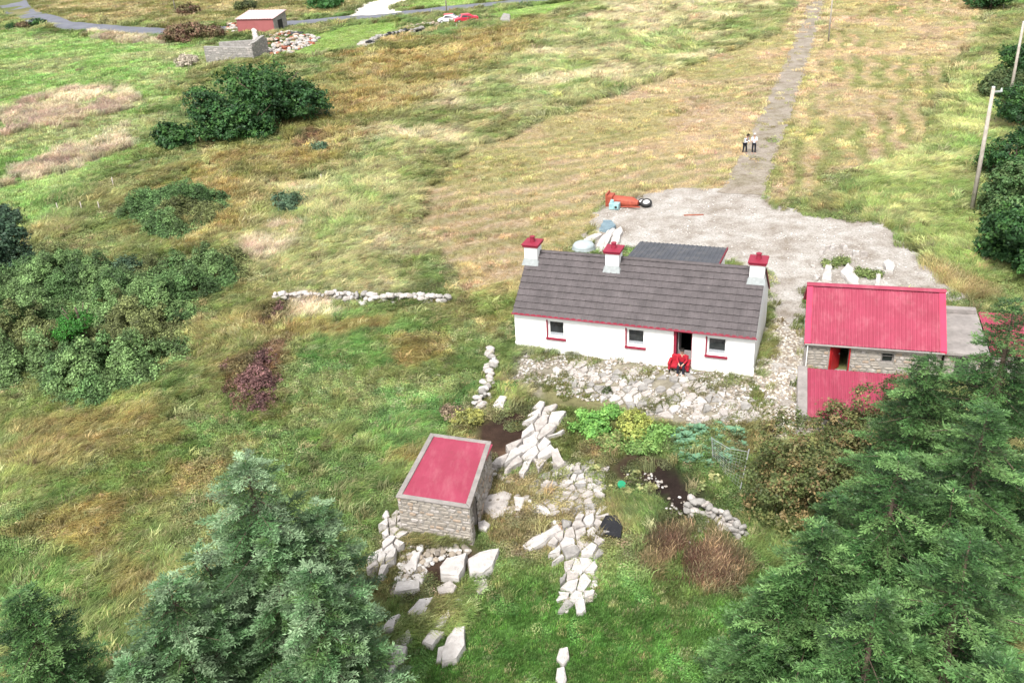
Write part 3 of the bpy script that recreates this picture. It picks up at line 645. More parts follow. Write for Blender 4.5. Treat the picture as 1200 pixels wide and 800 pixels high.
for x0 in (-.17, BL-.11):
    mb = MB()
    for s in (-1, 1):
        y1 = BD/2+s*(BD/2+.18); z1 = BR-kb*(BD/2+.18); mb.prism([(x0, BD/2), (x0+.28, BD/2), (x0+.28, y1), (x0, y1)][::(1 if s > 0 else -1)], *( ([BR-.04, BR-.04, z1-.04, z1-.04], [BR+.085, BR+.085, z1+.085, z1+.085]) if s > 0 else ([z1-.04, z1-.04, BR-.04, BR-.04], [z1+.085, z1+.085, BR+.085, BR+.085])))
    mb.build('verge_flashing', MT['pinkflash'], ob)

mb = MB()
n = 6; vs = []
for xx in (-.19, BL+.19):
    for a in range(n): an = math.pi*a/(n-1); vs.append((xx, BD/2+.17*math.cos(an), BR+.03+.10*math.sin(an)))
mb.add(vs, [(a, a+1, n+a+1, n+a) for a in range(n-1)]+[tuple(range(n))[::-1], tuple(range(n, 2*n))]); mb.build('ridge_cap', MT['pinkroof'], ob)
mb = MB(); mb.tube([(-.15, -.2, BE-.14), (BL+.1, -.2, BE-.17)], .05, 8); mb.build('gutter', MT['conc'], ob)
mb = MB(); mb.tube([(-.0, -.19, BE-.15), (-.0, -.12, .05)], .028, 6); mb.build('downpipe', MT['pvc'], ob)
fr = MB(); fr.box(od[0]-.06, od[0], -.03, .2, .02, od[3]); fr.box(od[1], od[1]+.06, -.03, .2, .02, od[3]); fr.box(od[0]-.06, od[1]+.06, -.03, .15, od[3], od[3]+.09); f = fr.build('doorway', MT['reddoor'], ob)
lf = MB().box(0, .045, 0, .78, .04, 1.58).build('door', MT['reddoor'], f, loc=(od[0]+.02, .02, 0)); lf.rotation_euler = (0, 0, math.radians(-32)); 
MB().box(.047, .09, .66, .70, .8, .86).build('handle', MT['galv'], lf)
fr = MB(); a, b, c, d = ow; fr.box(a, b, .12, .17, c, c+.06); fr.box(a, b, .12, .17, d-.06, d); fr.box(a, a+.06, .12, .17, c+.06, d-.06); fr.box(b-.06, b, .12, .17, c+.06, d-.06); fr.box(a+.06, b-.06, .12, .17, (c+d)/2+.05, (c+d)/2+.09); f = fr.build('window', MT['conc'], ob)
MB().box(a+.06, b-.06, .14, .15, c+.06, d-.06).build('pane', MT['glass'], f)
tr = MB(); tr.box(0, .8, -.25, .25, 0, .28); tr.box(.05, .75, -.2, .2, .281, .30)
trg = tr.build('stone_trough', MT['pvc']); trg.location = (*(BO+bn*2.35-bm2*.5), 0.02); trg.rotation_euler = (0, 0, -BA)
tag(trg, 'white block lying at the foot of the stone outbuilding, right of its red door', 'block')

# low flat-roofed shed and pink-roofed shed beyond
fs = empty('flat_roofed_shed', (*(BO+bn*(BL+.12)), 0), -BA); tag(fs, 'low shed with a flat weathered grey concrete roof between the two pink roofs', 'shed')
mb = MB(); mb.prism([(0.05, .15), (1.85, .15), (2.05, 4.6), (.05, 4.6)], -.3, 1.45); w_ = mb.build('wall', MT['mortar'], fs)
mb = MB(); stone_face(mb, (0.05, .15), (1.85, .15), 1.45, (0, -1), [(.5, 1.2, 0, 1.3)], seed=9, sz=.32); mb.build('stonework', STONES, w_)
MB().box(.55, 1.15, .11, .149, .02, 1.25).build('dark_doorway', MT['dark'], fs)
mb = MB(); mb.prism([(0.0, -.05), (1.95, -.05), (2.1, 4.75), (.0, 4.75)], 1.45, 1.6); mb.build('roof_slab', MT['conc'], fs, bevel=.02)
MB().box(.55, 2.0, 4.35, 4.72, 1.602, 1.85).build('parapet_block', MT['conc'], fs, bevel=.02)
ps = empty('pink_roofed_shed', (*(BO+bn*(BL+2.35)), 0), -BA); tag(ps, 'small shed with a pink metal roof at the far right, half hidden by spruce branches', 'shed')
mb = MB(); mb.prism([(0.05, .8), (2.6, .8), (2.6, 4.6), (.05, 4.6)], -.3, [1.2, 1.2, 1.5, 1.5]); mb.build('wall', MT['mortar'], ps)
sheet_roof('roof', (-.05, .7, 1.25), (2.75, .7, 1.25), (-.05, 4.75, 1.56), MT['pinkroof'], .165, .025, .03, ps)

# lean-to in front of the outbuilding
ls = empty('lean_to_shed', (*(BO-bn*.42-bm2*5.75), 0), -BA); tag(ls, 'low shed in front of the stone outbuilding with a sloping pink roof and grey coping', 'shed')
mb = MB(); mb.prism([(.0, 0), (5, 0), (5, 3.25), (.0, 3.25)], -.3, [.9, .9, 1.42, 1.42]); w_ = mb.build('wall', MT['mortar'], ls)
mbs = [MB(), MB(), MB()]; stone_face(mbs[0], (0, 3.25), (0, 0), lambda s: 1.4-s*.16, (-1, 0), seed=19, sz=.3); stone_face(mbs[1], (5, 3.25), (0, 3.25), 1.4, (0, 1), seed=20, sz=.3); stone_face(mbs[2], (0, 0), (5, 0), .88, (0, -1), seed=21, sz=.3); [q.build('stonework', STONES, w_) for q in mbs]
sheet_roof('roof', (.38, -.1, .97), (5.1, -.1, .97), (.38, 3.35, 1.50), MT['pinkroof'], .165, .028, .03, ls)
mb = MB(); mb.prism([(-.06, -.12), (.37, -.12), (.37, 3.38), (-.06, 3.38)], [.86, .86, 1.40, 1.40], [1.06, 1.06, 1.60, 1.60]); mb.build('coping', MT['conc'], ls, bevel=.02)

# ------------------------------------------------------------------ small stone shed by the outcrop
SQ = np.array([(-4.85, 29.06), (-1.96, 28.04), (-1.12, 32.46), (-3.7, 33.4)])
sc_ = SQ.mean(0); sq = SQ-sc_
ss = empty('small_stone_shed', (*sc_, 0)); tag(ss, 'small squat stone shed with a flat pink roof inside a concrete rim, beside pale outcrops', 'shed')
HT = 1.84
def inset(q, d):
    n = len(q); out = []
    for i in range(n):
        a, b, c = q[i-1], q[i], q[(i+1) % n]; e1 = (b-a)/np.linalg.norm(b-a); e2 = (c-b)/np.linalg.norm(c-b); n1 = np.array([-e1[1], e1[0]]); n2 = np.array([-e2[1], e2[0]])
        bi = n1+n2; out.append(b+bi*d/(1+n1@n2))
    return np.array(out)
mb = MB(); wq = inset(sq, .05); ii = inset(sq, .5)
e = (wq[2]-wq[1])/np.linalg.norm(wq[2]-wq[1]); dA, dB = wq[1]+e*.55, wq[1]+e*1.25
inn = np.array([-e[1], e[0]])*.45
for pl in ([wq[0], wq[1], ii[1], ii[0]], [dB, wq[2], ii[2], dB+inn], [wq[1], dA, dA+inn, ii[1]], [wq[2], wq[3], ii[3], ii[2]], [wq[3], wq[0], ii[0], ii[3]]):
    mb.prism(pl, -.4, HT-.10)
mb.prism([dA, dB, dB+inn, dA+inn], 1.5, HT-.10)
w_ = mb.build('wall', MT['mortar'], ss)
mb = MB()
for i in range(4):
    a, b = wq[i], wq[(i+1) % 4]; o = (b-a)/np.linalg.norm(b-a); o = np.array([o[1], -o[0]])
    stone_face(mb, a, b, HT-.08, o, [(.55, 1.25, 0, 1.5)] if i == 1 else [], z0=-.3, sz=.27, seed=30+i)
mb.build('stonework', STONES, w_)
wd = MB().prism([dA+inn*.5, dB+inn*.5, dB+inn*.6, dA+inn*.6], .02, 1.48).build('door', MT['rust'], ss)
mb = MB(); i1 = inset(sq, .21)
for i in range(4):
    j = (i+1) % 4; mb.prism([sq[i], sq[j], i1[j], i1[i]], HT-.08, [HT+.03*(i % 2), HT, HT, HT+.03*(i % 2)])
mb.build('roof_rim', MT['conc'], ss, bevel=.02)
i2 = inset(sq, .205)
sheet_roof('roof', (*i2[0], HT-.05), (*i2[1], HT-.05), (*i2[3], HT-.03), MT['pinkroof'], .55, .012, .03, ss)
rf = ss.children[-1]
# square the ribbed sheet to the skewed rim
for v in rf.data.vertices:
    a0 = i2[1]-i2[0]; d0 = i2[3]-i2[0]; p = np.array(v.co[:2])-i2[0]; q = np.linalg.solve(np.array([a0, d0]).T, p)
    t = q[1]; p2 = (i2[0]+a0*q[0])*(1-t)+(i2[3]+(i2[2]-i2[3])*q[0])*t; v.co.x, v.co.y = p2

# ------------------------------------------------------------------ rock
def rock_slab(name, poly, h, m, z0=None, r=None, tilt=.035):
    """a real block of rock: outline in metres, rough sides and a slightly domed, broken top"""
    r = r or random; P_ = np.array(poly, float); c = P_.mean(0); out = []
    n = len(P_)
    for i in range(n):
        a, b = P_[i], P_[(i+1) % n]; L = np.linalg.norm(b-a); k = max(1, int(L/.35))
        for j in range(k):
            q = a+(b-a)*j/k; 
            if j: q = q+np.array([r.uniform(-1, 1), r.uniform(-1, 1)])*min(.05, L*.06)
            out.append(q)
    P_ = np.array(out); n = len(P_); g = gz(*c) if z0 is None else z0
    tx, ty = r.uniform(-tilt, tilt), r.uniform(-tilt, tilt)
    mb = MB(); rings = [(1.04, -.25, 0), (1.0, h*.6, .015), (.94, h*.95, .02), (.6, h*.99, .03)]
    for sc, zz, j in rings:
        for q in P_:
            p = c+(q-c)*sc; d = p-c; mb.v.append((p[0]-c[0]+r.uniform(-j, j), p[1]-c[1]+r.uniform(-j, j), zz+(d[0]*tx+d[1]*ty if zz > 0 else 0)+r.uniform(-j, j)))
    mb.v.append((0, 0, h*1.01))
    for k in range(3):
        for i in range(n): a = k*n+i; b = k*n+(i+1) % n; mb.f.append((a, b, b+n, a+n)); mb.mi.append(0)
    for i in range(n): mb.f.append((3*n+i, 3*n+(i+1) % n, 4*n)); mb.mi.append(0)
    o = mb.build(name, m); o.location = (c[0], c[1], g)
    return o
def clip(poly, p, nrm):
    out = []
    for i in range(len(poly)):
        a, b = poly[i], poly[(i+1) % len(poly)]; da, db = (a-p)@nrm, (b-p)@nrm
        if da <= 0: out.append(a)
        if (da < 0 < db) or (db < 0 < da): out.append(a+(b-a)*da/(da-db))
    return out
def inside(p, poly): return sdist(np.array([p[0]]), np.array([p[1]]), poly)[0] > 0
SLABP = []
CW = {'slab': 'buff', 'slabw': 'pale', 'slabg': 'grey', 'stone': 'brown', 'stone2': 'pinkish'}
def name_rocks(made, label, group):
    if not made: return
    xs = sorted(m[1][0] for m in made); ys = sorted(m[1][1] for m in made); ar = sorted(m[2] for m in made); n = len(made)
    for o, c, a, mk in made:
        h_ = 'left' if c[0] < xs[n//3] else 'right' if c[0] > xs[-n//3] else 'middle'; v_ = 'front' if c[1] < ys[n//2] else 'back'
        tag(o, '%s %s %s, %s %s' % ('large' if a > ar[n//2] else 'small', CW[mk], label, v_, h_), 'rock', group, 'thing')
def outcrop(pxpoly, size, ang, label, group, h=(.12, .4), aniso=1.8, gap=.03, mats=('slab', 'slabw', 'slabw', 'slabg'), seed=1, keep=1.0, name='rock_slab'):
    """fractured bedrock: every block its own object"""
    r = random.Random(seed); P_ = W(pxpoly); ca, sa = math.cos(ang), math.sin(ang); Rm = np.array([[ca, sa], [-sa, ca]]); A = np.diag([1/aniso, 1])
    T = A@Rm; Q = P_@T.T; lo, hi = Q.min(0), Q.max(0); seeds = []
    for _ in range(1500):
        p = np.array([r.uniform(lo[0], hi[0]), r.uniform(lo[1], hi[1])]); mn = size*r.choice([.38, .5, .75, 1.1, 1.45])/1.1
        if not inside(p, Q): continue
        if all(np.linalg.norm(p-s) > mn for s in seeds): seeds.append(p)
    made = []; Ti = np.linalg.inv(T); ar = sum(Q[i][0]*Q[(i+1) % len(Q)][1]-Q[(i+1) % len(Q)][0]*Q[i][1] for i in range(len(Q)))
    for i, s in enumerate(seeds):
        cell = [s+np.array(v)*size*2.2 for v in ((-1, -1), (1, -1), (1, 1), (-1, 1))]
        for j, t in enumerate(seeds):
            if j != i and np.linalg.norm(t-s) < size*4: kq = .5+.10*math.sin(i*7.3+j*3.1)*(1 if i < j else -1)*0+.06*math.sin((i+1)*(j+1)*1.7)*(1 if i < j else -1); tw = .22*math.sin((i+j)*5.1+i*j); dd = t-s; cell = clip(cell, s+dd*kq, np.array([dd[0]-tw*dd[1], dd[1]+tw*dd[0]]))
            if len(cell) < 3: break
        # clip the cell by the convex-ish outline: pull vertices outside towards the seed
        if len(cell) < 3: continue
        cc = []
        for v in cell:
            f = 1.0
            while f > .15 and not inside(s+(v-s)*f, Q): f -= .06
            cc.append(s+(v-s)*f)
        if r.random() > keep: continue
        w = np.array([Ti@v for v in cc]); c = w.mean(0); w2 = []
        for v in w:
            d = v-c; L = np.linalg.norm(d); w2.append(c+d*max(.3, (L-gap)/max(L, 1e-6)))
        w = np.array(w2); x, y = w[:, 0], w[:, 1]; area = .5*abs(np.dot(x, np.roll(y, -1))-np.dot(y, np.roll(x, -1)))
        if area < (.066 if size > .45 else .045): continue
        if .5*(np.dot(x, np.roll(y, -1))-np.dot(y, np.roll(x, -1))) < 0: w = w[::-1]
        SLABP.append(w)
        mk = r.choice(mats); o = rock_slab(name, w, r.uniform(*h), MT[mk], r=r); made.append((o, c, area, mk))
    name_rocks(made, label, group)
def _noop(): pass
def slab(px, h, label, m='slabw', group='big pale slabs of bedrock lying in the garden', seed=3):
    h *= .82; w = W(px); x, y = w[:, 0], w[:, 1]
    if (np.dot(x, np.roll(y, -1))-np.dot(y, np.roll(x, -1))) < 0: w = w[::-1]
    SLABP.append(w); o = rock_slab('rock_slab', w, h, MT[m], r=random.Random(seed)); return tag(o, label, 'rock', group, 'thing')

# the big ridge of outcrop beside the shed
G1 = 'blocks of the pale rock ridge behind the small shed'; L1 = 'block of the rock ridge behind the small shed'
outcrop([(584, 548), (596, 528), (612, 512), (628, 480), (646, 476), (660, 478), (656, 498), (648, 520), (640, 545), (622, 560), (600, 556)], 1.05, 1.0, L1, G1, (.2, .42), 2.3, .02, ('slabw', 'slabw', 'slab'), 11)
outcrop([(620, 562), (645, 546), (668, 538), (702, 542), (716, 556), (718, 596), (700, 612), (668, 612), (640, 604), (624, 582)], .66, .6, 'block in the rubble patch beside the garden', 'broken blocks of the rubble patch by the garden', (.08, .2), 1.3, .035, ('slab', 'slabw', 'slabg', 'slab'), 12)
outcrop([(640, 628), (660, 612), (690, 602), (714, 598), (711, 640), (698, 668), (692, 694), (688, 722), (656, 714), (654, 694), (662, 672), (646, 650)], .85, 1.2, 'block of the rock strip running into the lawn', 'blocks of the rock strip running into the lawn', (.14, .3), 1.5, .03, ('slabw', 'slab', 'slabg', 'slabw'), 13)
outcrop([(455, 608), (470, 604), (478, 618), (470, 645), (455, 672), (438, 682), (436, 664), (446, 640)], .8, 1.2, 'slab of the rock shelf left of the small shed', 'slabs of the rock shelf left of the shed', (.3, .55), 1.5, .025, ('slabw', 'slab', 'slabw'), 14)
outcrop([(476, 622), (500, 628), (545, 640), (540, 648), (516, 652), (494, 650), (486, 670), (476, 664)], .42, .2, 'stone under the front wall of the small shed', 'rubble under the shed front wall', (.12, .35), 1.2, .04, ('slab', 'stone', 'slabg', 'stone2'), 15)
for i_, (p_, h_, l_) in enumerate([([(462, 699), (466, 687), (493, 686), (492, 696), (474, 698)], .35, 'long white slab at the upper edge of the rocks beside the left spruce'), ([(504, 741), (527, 718), (529, 727), (518, 742)], .3, 'pointed white slab above the tall bottom slab'),
        ([(495, 757), (506, 743), (522, 745), (507, 762)], .3, 'rounded diamond-shaped white slab left of the tall bottom slab'), ([(452, 771), (462, 760), (478, 764), (474, 781), (456, 783)], .35, 'squarish white slab near the bottom edge beside the left spruce'),
        ([(460, 757), (480, 742), (484, 751), (475, 762)], .3, 'white slab just above the squarish one beside the left spruce'), ([(452, 799), (458, 785), (465, 784), (463, 800)], .3, 'slab fragment under the squarish one at the bottom edge'),
        ([(478, 722), (492, 706), (508, 704), (500, 720), (486, 728)], .25, 'slab half under the spruce boughs'), ([(534, 706), (541, 704), (544, 711), (536, 713)], .2, 'lone small white stone right of the spruce boughs'), ([(445, 745), (458, 728), (470, 724), (462, 742)], .3, 'slab at the very edge of the left spruce'),
        ([(474, 668), (486, 652), (494, 650), (488, 672), (480, 678)], .25, 'narrow standing stone in the dark soil below the shed')]):
    slab(p_, h_, l_, 'slabw', 'white slabs beside the left spruce', 100+i_)
outcrop([(646, 432), (676, 420), (700, 422), (704, 438), (722, 436), (742, 432), (770, 440), (806, 440), (830, 452), (864, 470), (896, 474), (892, 494), (850, 498), (812, 498), (770, 490), (740, 480), (712, 472), (680, 462), (656, 452)], .8, 1.15, 'flag of the rock pavement before the cottage', 'flags of the rock pavement before the cottage', (.05, .14), 1.35, .05, ('slab', 'slabw', 'slab', 'slabg'), 17, .8)
outcrop([(596, 474), (612, 466), (628, 470), (640, 480), (625, 488), (602, 484)], .5, .3, 'stone above the rock ridge, below the cottage corner', 'stones at the garden top', (.15, .35), 1.2, .05, ('slabw', 'slab'), 18, .8)
outcrop([(590, 548), (610, 560), (640, 556), (636, 574), (612, 580), (590, 566)], .4, .3, 'stone in grass between shed and rubble patch', 'small stones between the shed and the rubble', (.08, .2), 1.2, .08, ('slab', 'slabg'), 19, .45)
outcrop([(655, 500), (666, 494), (676, 512), (682, 516), (664, 518)], .45, .3, 'stone at the right foot of the rock ridge', 'white stones at the ridge foot', (.12, .25), 1.2, .04, ('slabw',), 20)
slab([(516, 672), (524, 662), (548, 654), (545, 672), (538, 684), (517, 681)], .45, 'flat white slab below the small shed, left one of the pair of big slabs')
slab([(549, 664), (562, 655), (586, 650), (578, 672), (566, 680), (551, 678)], .5, 'large white slab below the small shed, right one of the pair of big slabs', seed=5)
slab([(512, 692), (528, 684), (536, 690), (532, 696), (514, 698)], .25, 'small pale slab just under the pair of big white slabs', 'slab')
slab([(555, 683), (570, 681), (572, 690), (560, 700)], .2, 'small grey slab at the right foot of the pair of big slabs', 'slab')
slab([(481, 677), (502, 671), (495, 690)], .2, 'triangular pale slab on dark soil below the shed')
slab([(518, 782), (524, 752), (534, 740), (546, 738), (546, 762), (536, 778)], .35, 'tall upright-looking white slab at the bottom edge of the rocks by the lawn', seed=8)
slab([(511, 778), (514, 762), (521, 760), (517, 777)], .2, 'narrow sliver of slab beside the bottom white slab')
slab([(612, 645), (624, 634), (650, 622), (654, 628), (640, 640), (622, 649)], .3, 'long thin white slab lying alone in the grass left of the rock strip', seed=9)
slab([(652, 776), (656, 764), (666, 762), (667, 774), (660, 784)], .25, 'upper of two small slabs at the bottom edge of the lawn')
slab([(651, 800), (653, 787), (662, 785), (664, 800), (660, 812)], .25, 'lower of two small slabs at the bottom edge of the lawn')
slab([(566, 600), (572, 582), (590, 576), (600, 580), (592, 604), (578, 609)], .14, 'broad flat pinkish slab right beside the small shed', 'slab')
slab([(602, 584), (616, 585), (612, 598), (604, 596)], .16, 'small square white slab right of the broad flat slab')
slab([(616, 597), (630, 591), (642, 598), (648, 606), (632, 606)], .18, 'pointed white slab in the grass under the rubble patch')
slab([(646, 534), (654, 531), (662, 548), (654, 554), (648, 548)], .4, 'upright oblong stone at the lower end of the rock ridge', 'slab')
slab([(560, 615), (568, 612), (575, 617), (570, 623), (561, 622)], .2, 'round white stone near the corner of the small shed')
slab([(577, 480), (586, 468), (595, 469), (590, 481)], .3, 'single white stone right of the yellow-green bush')
for i, (p, l) in enumerate([([(675, 300), (684, 284), (702, 274), (706, 278), (690, 290), (682, 302)], 'leftmost of the long white slabs behind the cottage'),
             ([(697, 296), (704, 282), (716, 270), (721, 271), (712, 290), (704, 300)], 'middle one of the long white slabs behind the cottage'),
             ([(713, 294), (719, 274), (728, 269), (730, 274), (724, 290), (716, 298)], 'right one of the long white slabs behind the cottage'),
             ([(704, 304), (708, 292), (724, 290), (720, 305)], 'broad white slab just behind the middle chimney')]):
    slab(p, .35, l, 'slabw', 'long white slabs behind the cottage', 40+i)
# stone-ringed planter: two pockets of grass in a ring of white rocks
for i, (p, l) in enumerate([([(963, 330), (968, 310), (975, 306), (974, 332)], 'left white slab standing in the planter ring'), ([(984, 322), (993, 312), (1006, 330), (1006, 338), (998, 337)], 'middle white slab leaning across the planter ring'),
             ([(1024, 340), (1028, 318), (1031, 318), (1030, 342)], 'narrow right slab of the planter ring'), ([(1034, 312), (1040, 308), (1049, 314), (1046, 322), (1038, 320)], 'large white boulder at the right end of the planter ring')]):
    slab(p, .32, l, 'slabw', 'white slabs of the planter ring', 50+i)
outcrop([(956, 296), (964, 293), (978, 288), (996, 290), (1002, 296), (1018, 302), (1032, 308), (1030, 312), (1012, 306), (996, 304), (985, 293), (968, 299), (960, 306), (957, 300)], .42, 0, 'rock in the back rim of the planter ring', 'small rocks of the planter ring back rim', (.2, .45), 1.1, .03, ('slabw', 'slab'), 21)
outcrop([(948, 314), (958, 305), (962, 330), (976, 334), (990, 338), (980, 344), (952, 338)], .42, 0, 'rock in the left rim of the planter ring', 'small rocks of the planter ring left rim', (.15, .35), 1.1, .03, ('slabw', 'slab'), 22)
outcrop([(1030, 328), (1042, 322), (1048, 330), (1040, 338), (1032, 338)], .42, 0, 'rock just right of the planter ring', 'small rocks right of the planter ring', (.15, .3), 1.1, .03, ('slabw', 'slab'), 23)

# rounded stones: shared prototypes for dry walls and loose rubble
def rock_proto(seed, sq=.7):
    bm = bmesh.new(); bmesh.ops.create_icosphere(bm, subdivisions=2, radius=.5); r = random.Random(seed); ph = [Vector((r.gauss(0, 1), r.gauss(0, 1), r.gauss(0, 1))).normalized() for _ in range(7)]
    cut = [r.uniform(.28, .42) for _ in ph]
    for v in bm.verts:
        p = v.co.copy()
        for n_, c in zip(ph, cut):
            d = p.dot(n_)
            if d > c: p -= n_*(d-c)*.9
        p *= 1+r.uniform(-.04, .04); v.co = Vector((p.x*1.15, p.y, p.z*sq))
    V = np.array([v.co[:] for v in bm.verts]); F = np.array([[v.index for v in f.verts] for f in bm.faces]); bm.free(); return V, F
RP = [rock_proto(s, .6+.08*(s % 3)) for s in range(6)]
def stone_pile(name, pts, sizes, mats, label, cat='wall', seed=1, group=None, kind=None, parent=None):
    mb = MB(); r = random.Random(seed)
    for (x, y, z), s in zip(pts, sizes):
        V, F = RP[r.randrange(6)]; a = r.uniform(0, 6.28); b = r.uniform(-.35, .35); ca, sa = math.cos(a), math.sin(a)
        q = V*[s, s*r.uniform(.7, 1), s]; q = q@np.array([[1, 0, 0], [0, math.cos(b), -math.sin(b)], [0, math.sin(b), math.cos(b)]]); q = q@np.array([[ca, -sa, 0], [sa, ca, 0], [0, 0, 1]])
        mb.add(q+[x, y, z], F.tolist(), r.randrange(len(mats)))
    o = mb.build(name, mats, parent)
    return tag(o, label, cat, group, kind)
def dry_wall(pxline, w, h, label, seed, size=.34, mats=('slabw', 'slab', 'slabg'), gapn=0.0, name='dry_stone_wall'):
    r = random.Random(seed); L = W(pxline); pts = []; sz = []
    for i in range(len(L)-1):
        a, b = L[i], L[i+1]; n = max(1, int(np.linalg.norm(b-a)/(size*.55)))
        for j in range(n):
            c = a+(b-a)*(j+.5)/n; d = (b-a)/np.linalg.norm(b-a); q = np.array([-d[1], d[0]])
            if vn(np.array([c[0]*.5]), np.array([c[1]*.5]), seed)[0] < gapn: continue
            for lay in range(max(1, round(h/(size*.55)))):
                for _ in range(max(1, round(w/size*(1-.25*lay)))):
                    p = c+q*r.uniform(-.5, .5)*w*(1-.22*lay); s = size*r.uniform(.6, 1.35); pts.append((p[0], p[1], gz(*p)+lay*size*.5+s*.15)); sz.append(s)
    return stone_pile(name, pts, sz, [MT[m] for m in mats], label, 'wall', seed)
dry_wall([(322, 354), (350, 354), (400, 350), (440, 355), (480, 353), (528, 356)], .8, .62, 'tumbled dry stone wall crossing the rough grass left of the cottage', 61, .42, ('slab', 'slabw', 'slabg'), gapn=.12)
dry_wall([(575, 414), (577, 430), (572, 450), (566, 468), (560, 482)], .7, .6, 'short run of dry stone wall coming down towards the yellow-green bush', 62, .36)
dry_wall([(806, 598), (822, 604), (842, 612), (856, 622), (872, 634)], .75, .75, 'grey lichened dry stone wall between the brown heap and the spruces', 63, .36, ('slabg', 'slab', 'slabg'))
dry_wall([(432, 56), (446, 48), (462, 42), (480, 38), (498, 35)], 1.2, 1.0, 'low grey field wall by the road in front of the wrecked cars', 64, .7, ('slabg', 'slabg', 'blackr'))
dry_wall([(130, 205), (150, 196), (168, 190)], .6, .4, 'remnant of a field wall below the dark tree clump', 65, .5, ('slab', 'slabg'), .3)
slab([(418, 56), (424, 50), (440, 49), (440, 54), (430, 58)], .9, 'large pale boulder at the end of the field wall by the road', 'slab', 'boulders by the road')
slab([(586, 28), (590, 21), (598, 22), (598, 29)], .8, 'blue-grey boulder right of the wrecked cars', 'slabg', 'boulders by the road', 6)
slab([(390, 100), (400, 96), (402, 102), (392, 104)], .3, 'small pale rock showing in the rust-coloured slope', 'slab', 'rocks on the slope', 7)
slab([(284, 458), (291, 444), (293, 446), (287, 459)], .22, 'thin grey rock in the purple heather patch', 'slabg', 'rocks on the slope', 7)
slab([(408, 92), (413, 90), (418, 96), (410, 98)], .3, 'pair-like grey rock in the rust-coloured slope below the boulder', 'slabg', 'rocks on the slope', 9)
o = slab([(699, 630), (709, 610), (724, 610), (730, 622), (728, 636), (708, 632)], .35, 'crumpled black plastic sheeting lying beside the rock strip', 'blackr', None, 4); o.name = 'black_sheeting'; o['category'] = 'sheeting'
if 'group' in o: del o['group']

# ------------------------------------------------------------------ instanced ground cover
PCOL = bpy.data.collections.new('tuft_kinds')
def blades(name, n, rad, hl, wid, lean, seed, shape='blade', tone=(.75, 1.3), dome=0, bent=.35):
    """one tuft of narrow leaves; unlinked, used only as the source of the ground cover"""
    r = np.random.default_rng(seed); V = []; T = []
    for i in range(n):
        a = r.uniform(0, 6.28); q = rad*math.sqrt(r.uniform(0, 1)); bx, by = q*math.cos(a), q*math.sin(a); h = r.uniform(*hl); w = wid*r.uniform(.7, 1.3)
        da = r.uniform(0, 6.28); dx, dy = lean*1.0+math.cos(da)*.35, math.sin(da)*.35
        fx, fy = -math.sin(r.uniform(0, 6.28)), math.cos(r.uniform(0, 6.28))
        if shape == 'blade':
            m = (bx+dx*h*bent, by+dy*h*bent, h*.62); t = (bx+dx*h, by+dy*h, h*(.9-.25*abs(lean)))
            V += [(bx-fx*w/2, by-fy*w/2, -.03), (bx+fx*w/2, by+fy*w/2, -.03), (m[0]+fx*w*.4, m[1]+fy*w*.4, m[2]), (m[0]-fx*w*.4, m[1]-fy*w*.4, m[2])]
            V += [(m[0]-fx*w*.4, m[1]-fy*w*.4, m[2]), (m[0]+fx*w*.4, m[1]+fy*w*.4, m[2]), (t[0]+fx*.004, t[1]+fy*.004, t[2]), (t[0]-fx*.004, t[1]-fy*.004, t[2])]
            k = r.uniform(*tone); T += [[k, k, k*.95], [k*1.1, k*1.08, k]]
        else:      # small leaf in a dome
            z = h*(1-(q/rad)**2*.6)*r.uniform(.45, 1.05); nrm = Vector((math.cos(a)*q/rad*.8+r.normal()*.4, math.sin(a)*q/rad*.8+r.normal()*.4, .8)).normalized()
            u = nrm.orthogonal().normalized(); u = (Matrix.Rotation(r.uniform(0, 6.28), 3, nrm)@u); v = nrm.cross(u); c = Vector((bx, by, z))
            V += [c-u*w, c+v*w*.55, c+u*w, c-v*w*.55]; k = r.uniform(*tone); T += [[k, k, k]]
    o = fast_mesh(name, np.array([tuple(v) for v in V]), 4, np.array(T), MT['igrass'], attr='tone')
    COL.objects.unlink(o); PCOL.objects.link(o); return o
KIND = {}
def kindset(key, objs):
    c = bpy.data.collections.new('kind_'+key); PCOL.children.link(c)
    for i, o in enumerate(objs): PCOL.objects.unlink(o); c.objects.link(o); o.name = '%s_%02d' % (key, i)
    KIND[key] = (c, len(objs))
kindset('short', [blades('s', 34, .24, (.05, .13), .022, .25, s) for s in (1, 2, 3)])
kindset('lawn', [blades('l', 44, .24, (.10, .22), .022, .2, s) for s in (4, 5, 6)])
kindset('long', [blades('g', 44, .24, (.28, .52), .024, .75, s) for s in (7, 8, 9)])
kindset('tall', [blades('t', 40, .20, (.35, .62), .026, .35, s) for s in (17, 18)])
kindset('leafy', [blades('h', 90, .30, (.16, .34), .04, 0, s, 'leaf') for s in (10, 11, 12)])
kindset('rush', [blades('r', 46, .22, (.30, .60), .014, .25, s) for s in (13, 14)])
kindset('heather', [blades('e', 150, .28, (.22, .36), .024, 0, s, 'leaf') for s in (15, 16)])
kindset('gorse', [blades('o', 150, .34, (.40, .75), .062, 0, s, 'leaf', tone=(.4, 1.75)) for s in (21, 22, 23)])
kindset('bigleaf', [blades('b', 60, .34, (.25, .45), .085, 0, s, 'leaf') for s in (24, 25)])
kindset('twig', [blades('w', 60, .4, (.15, .6), .014, .3, s) for s in (26, 27)])
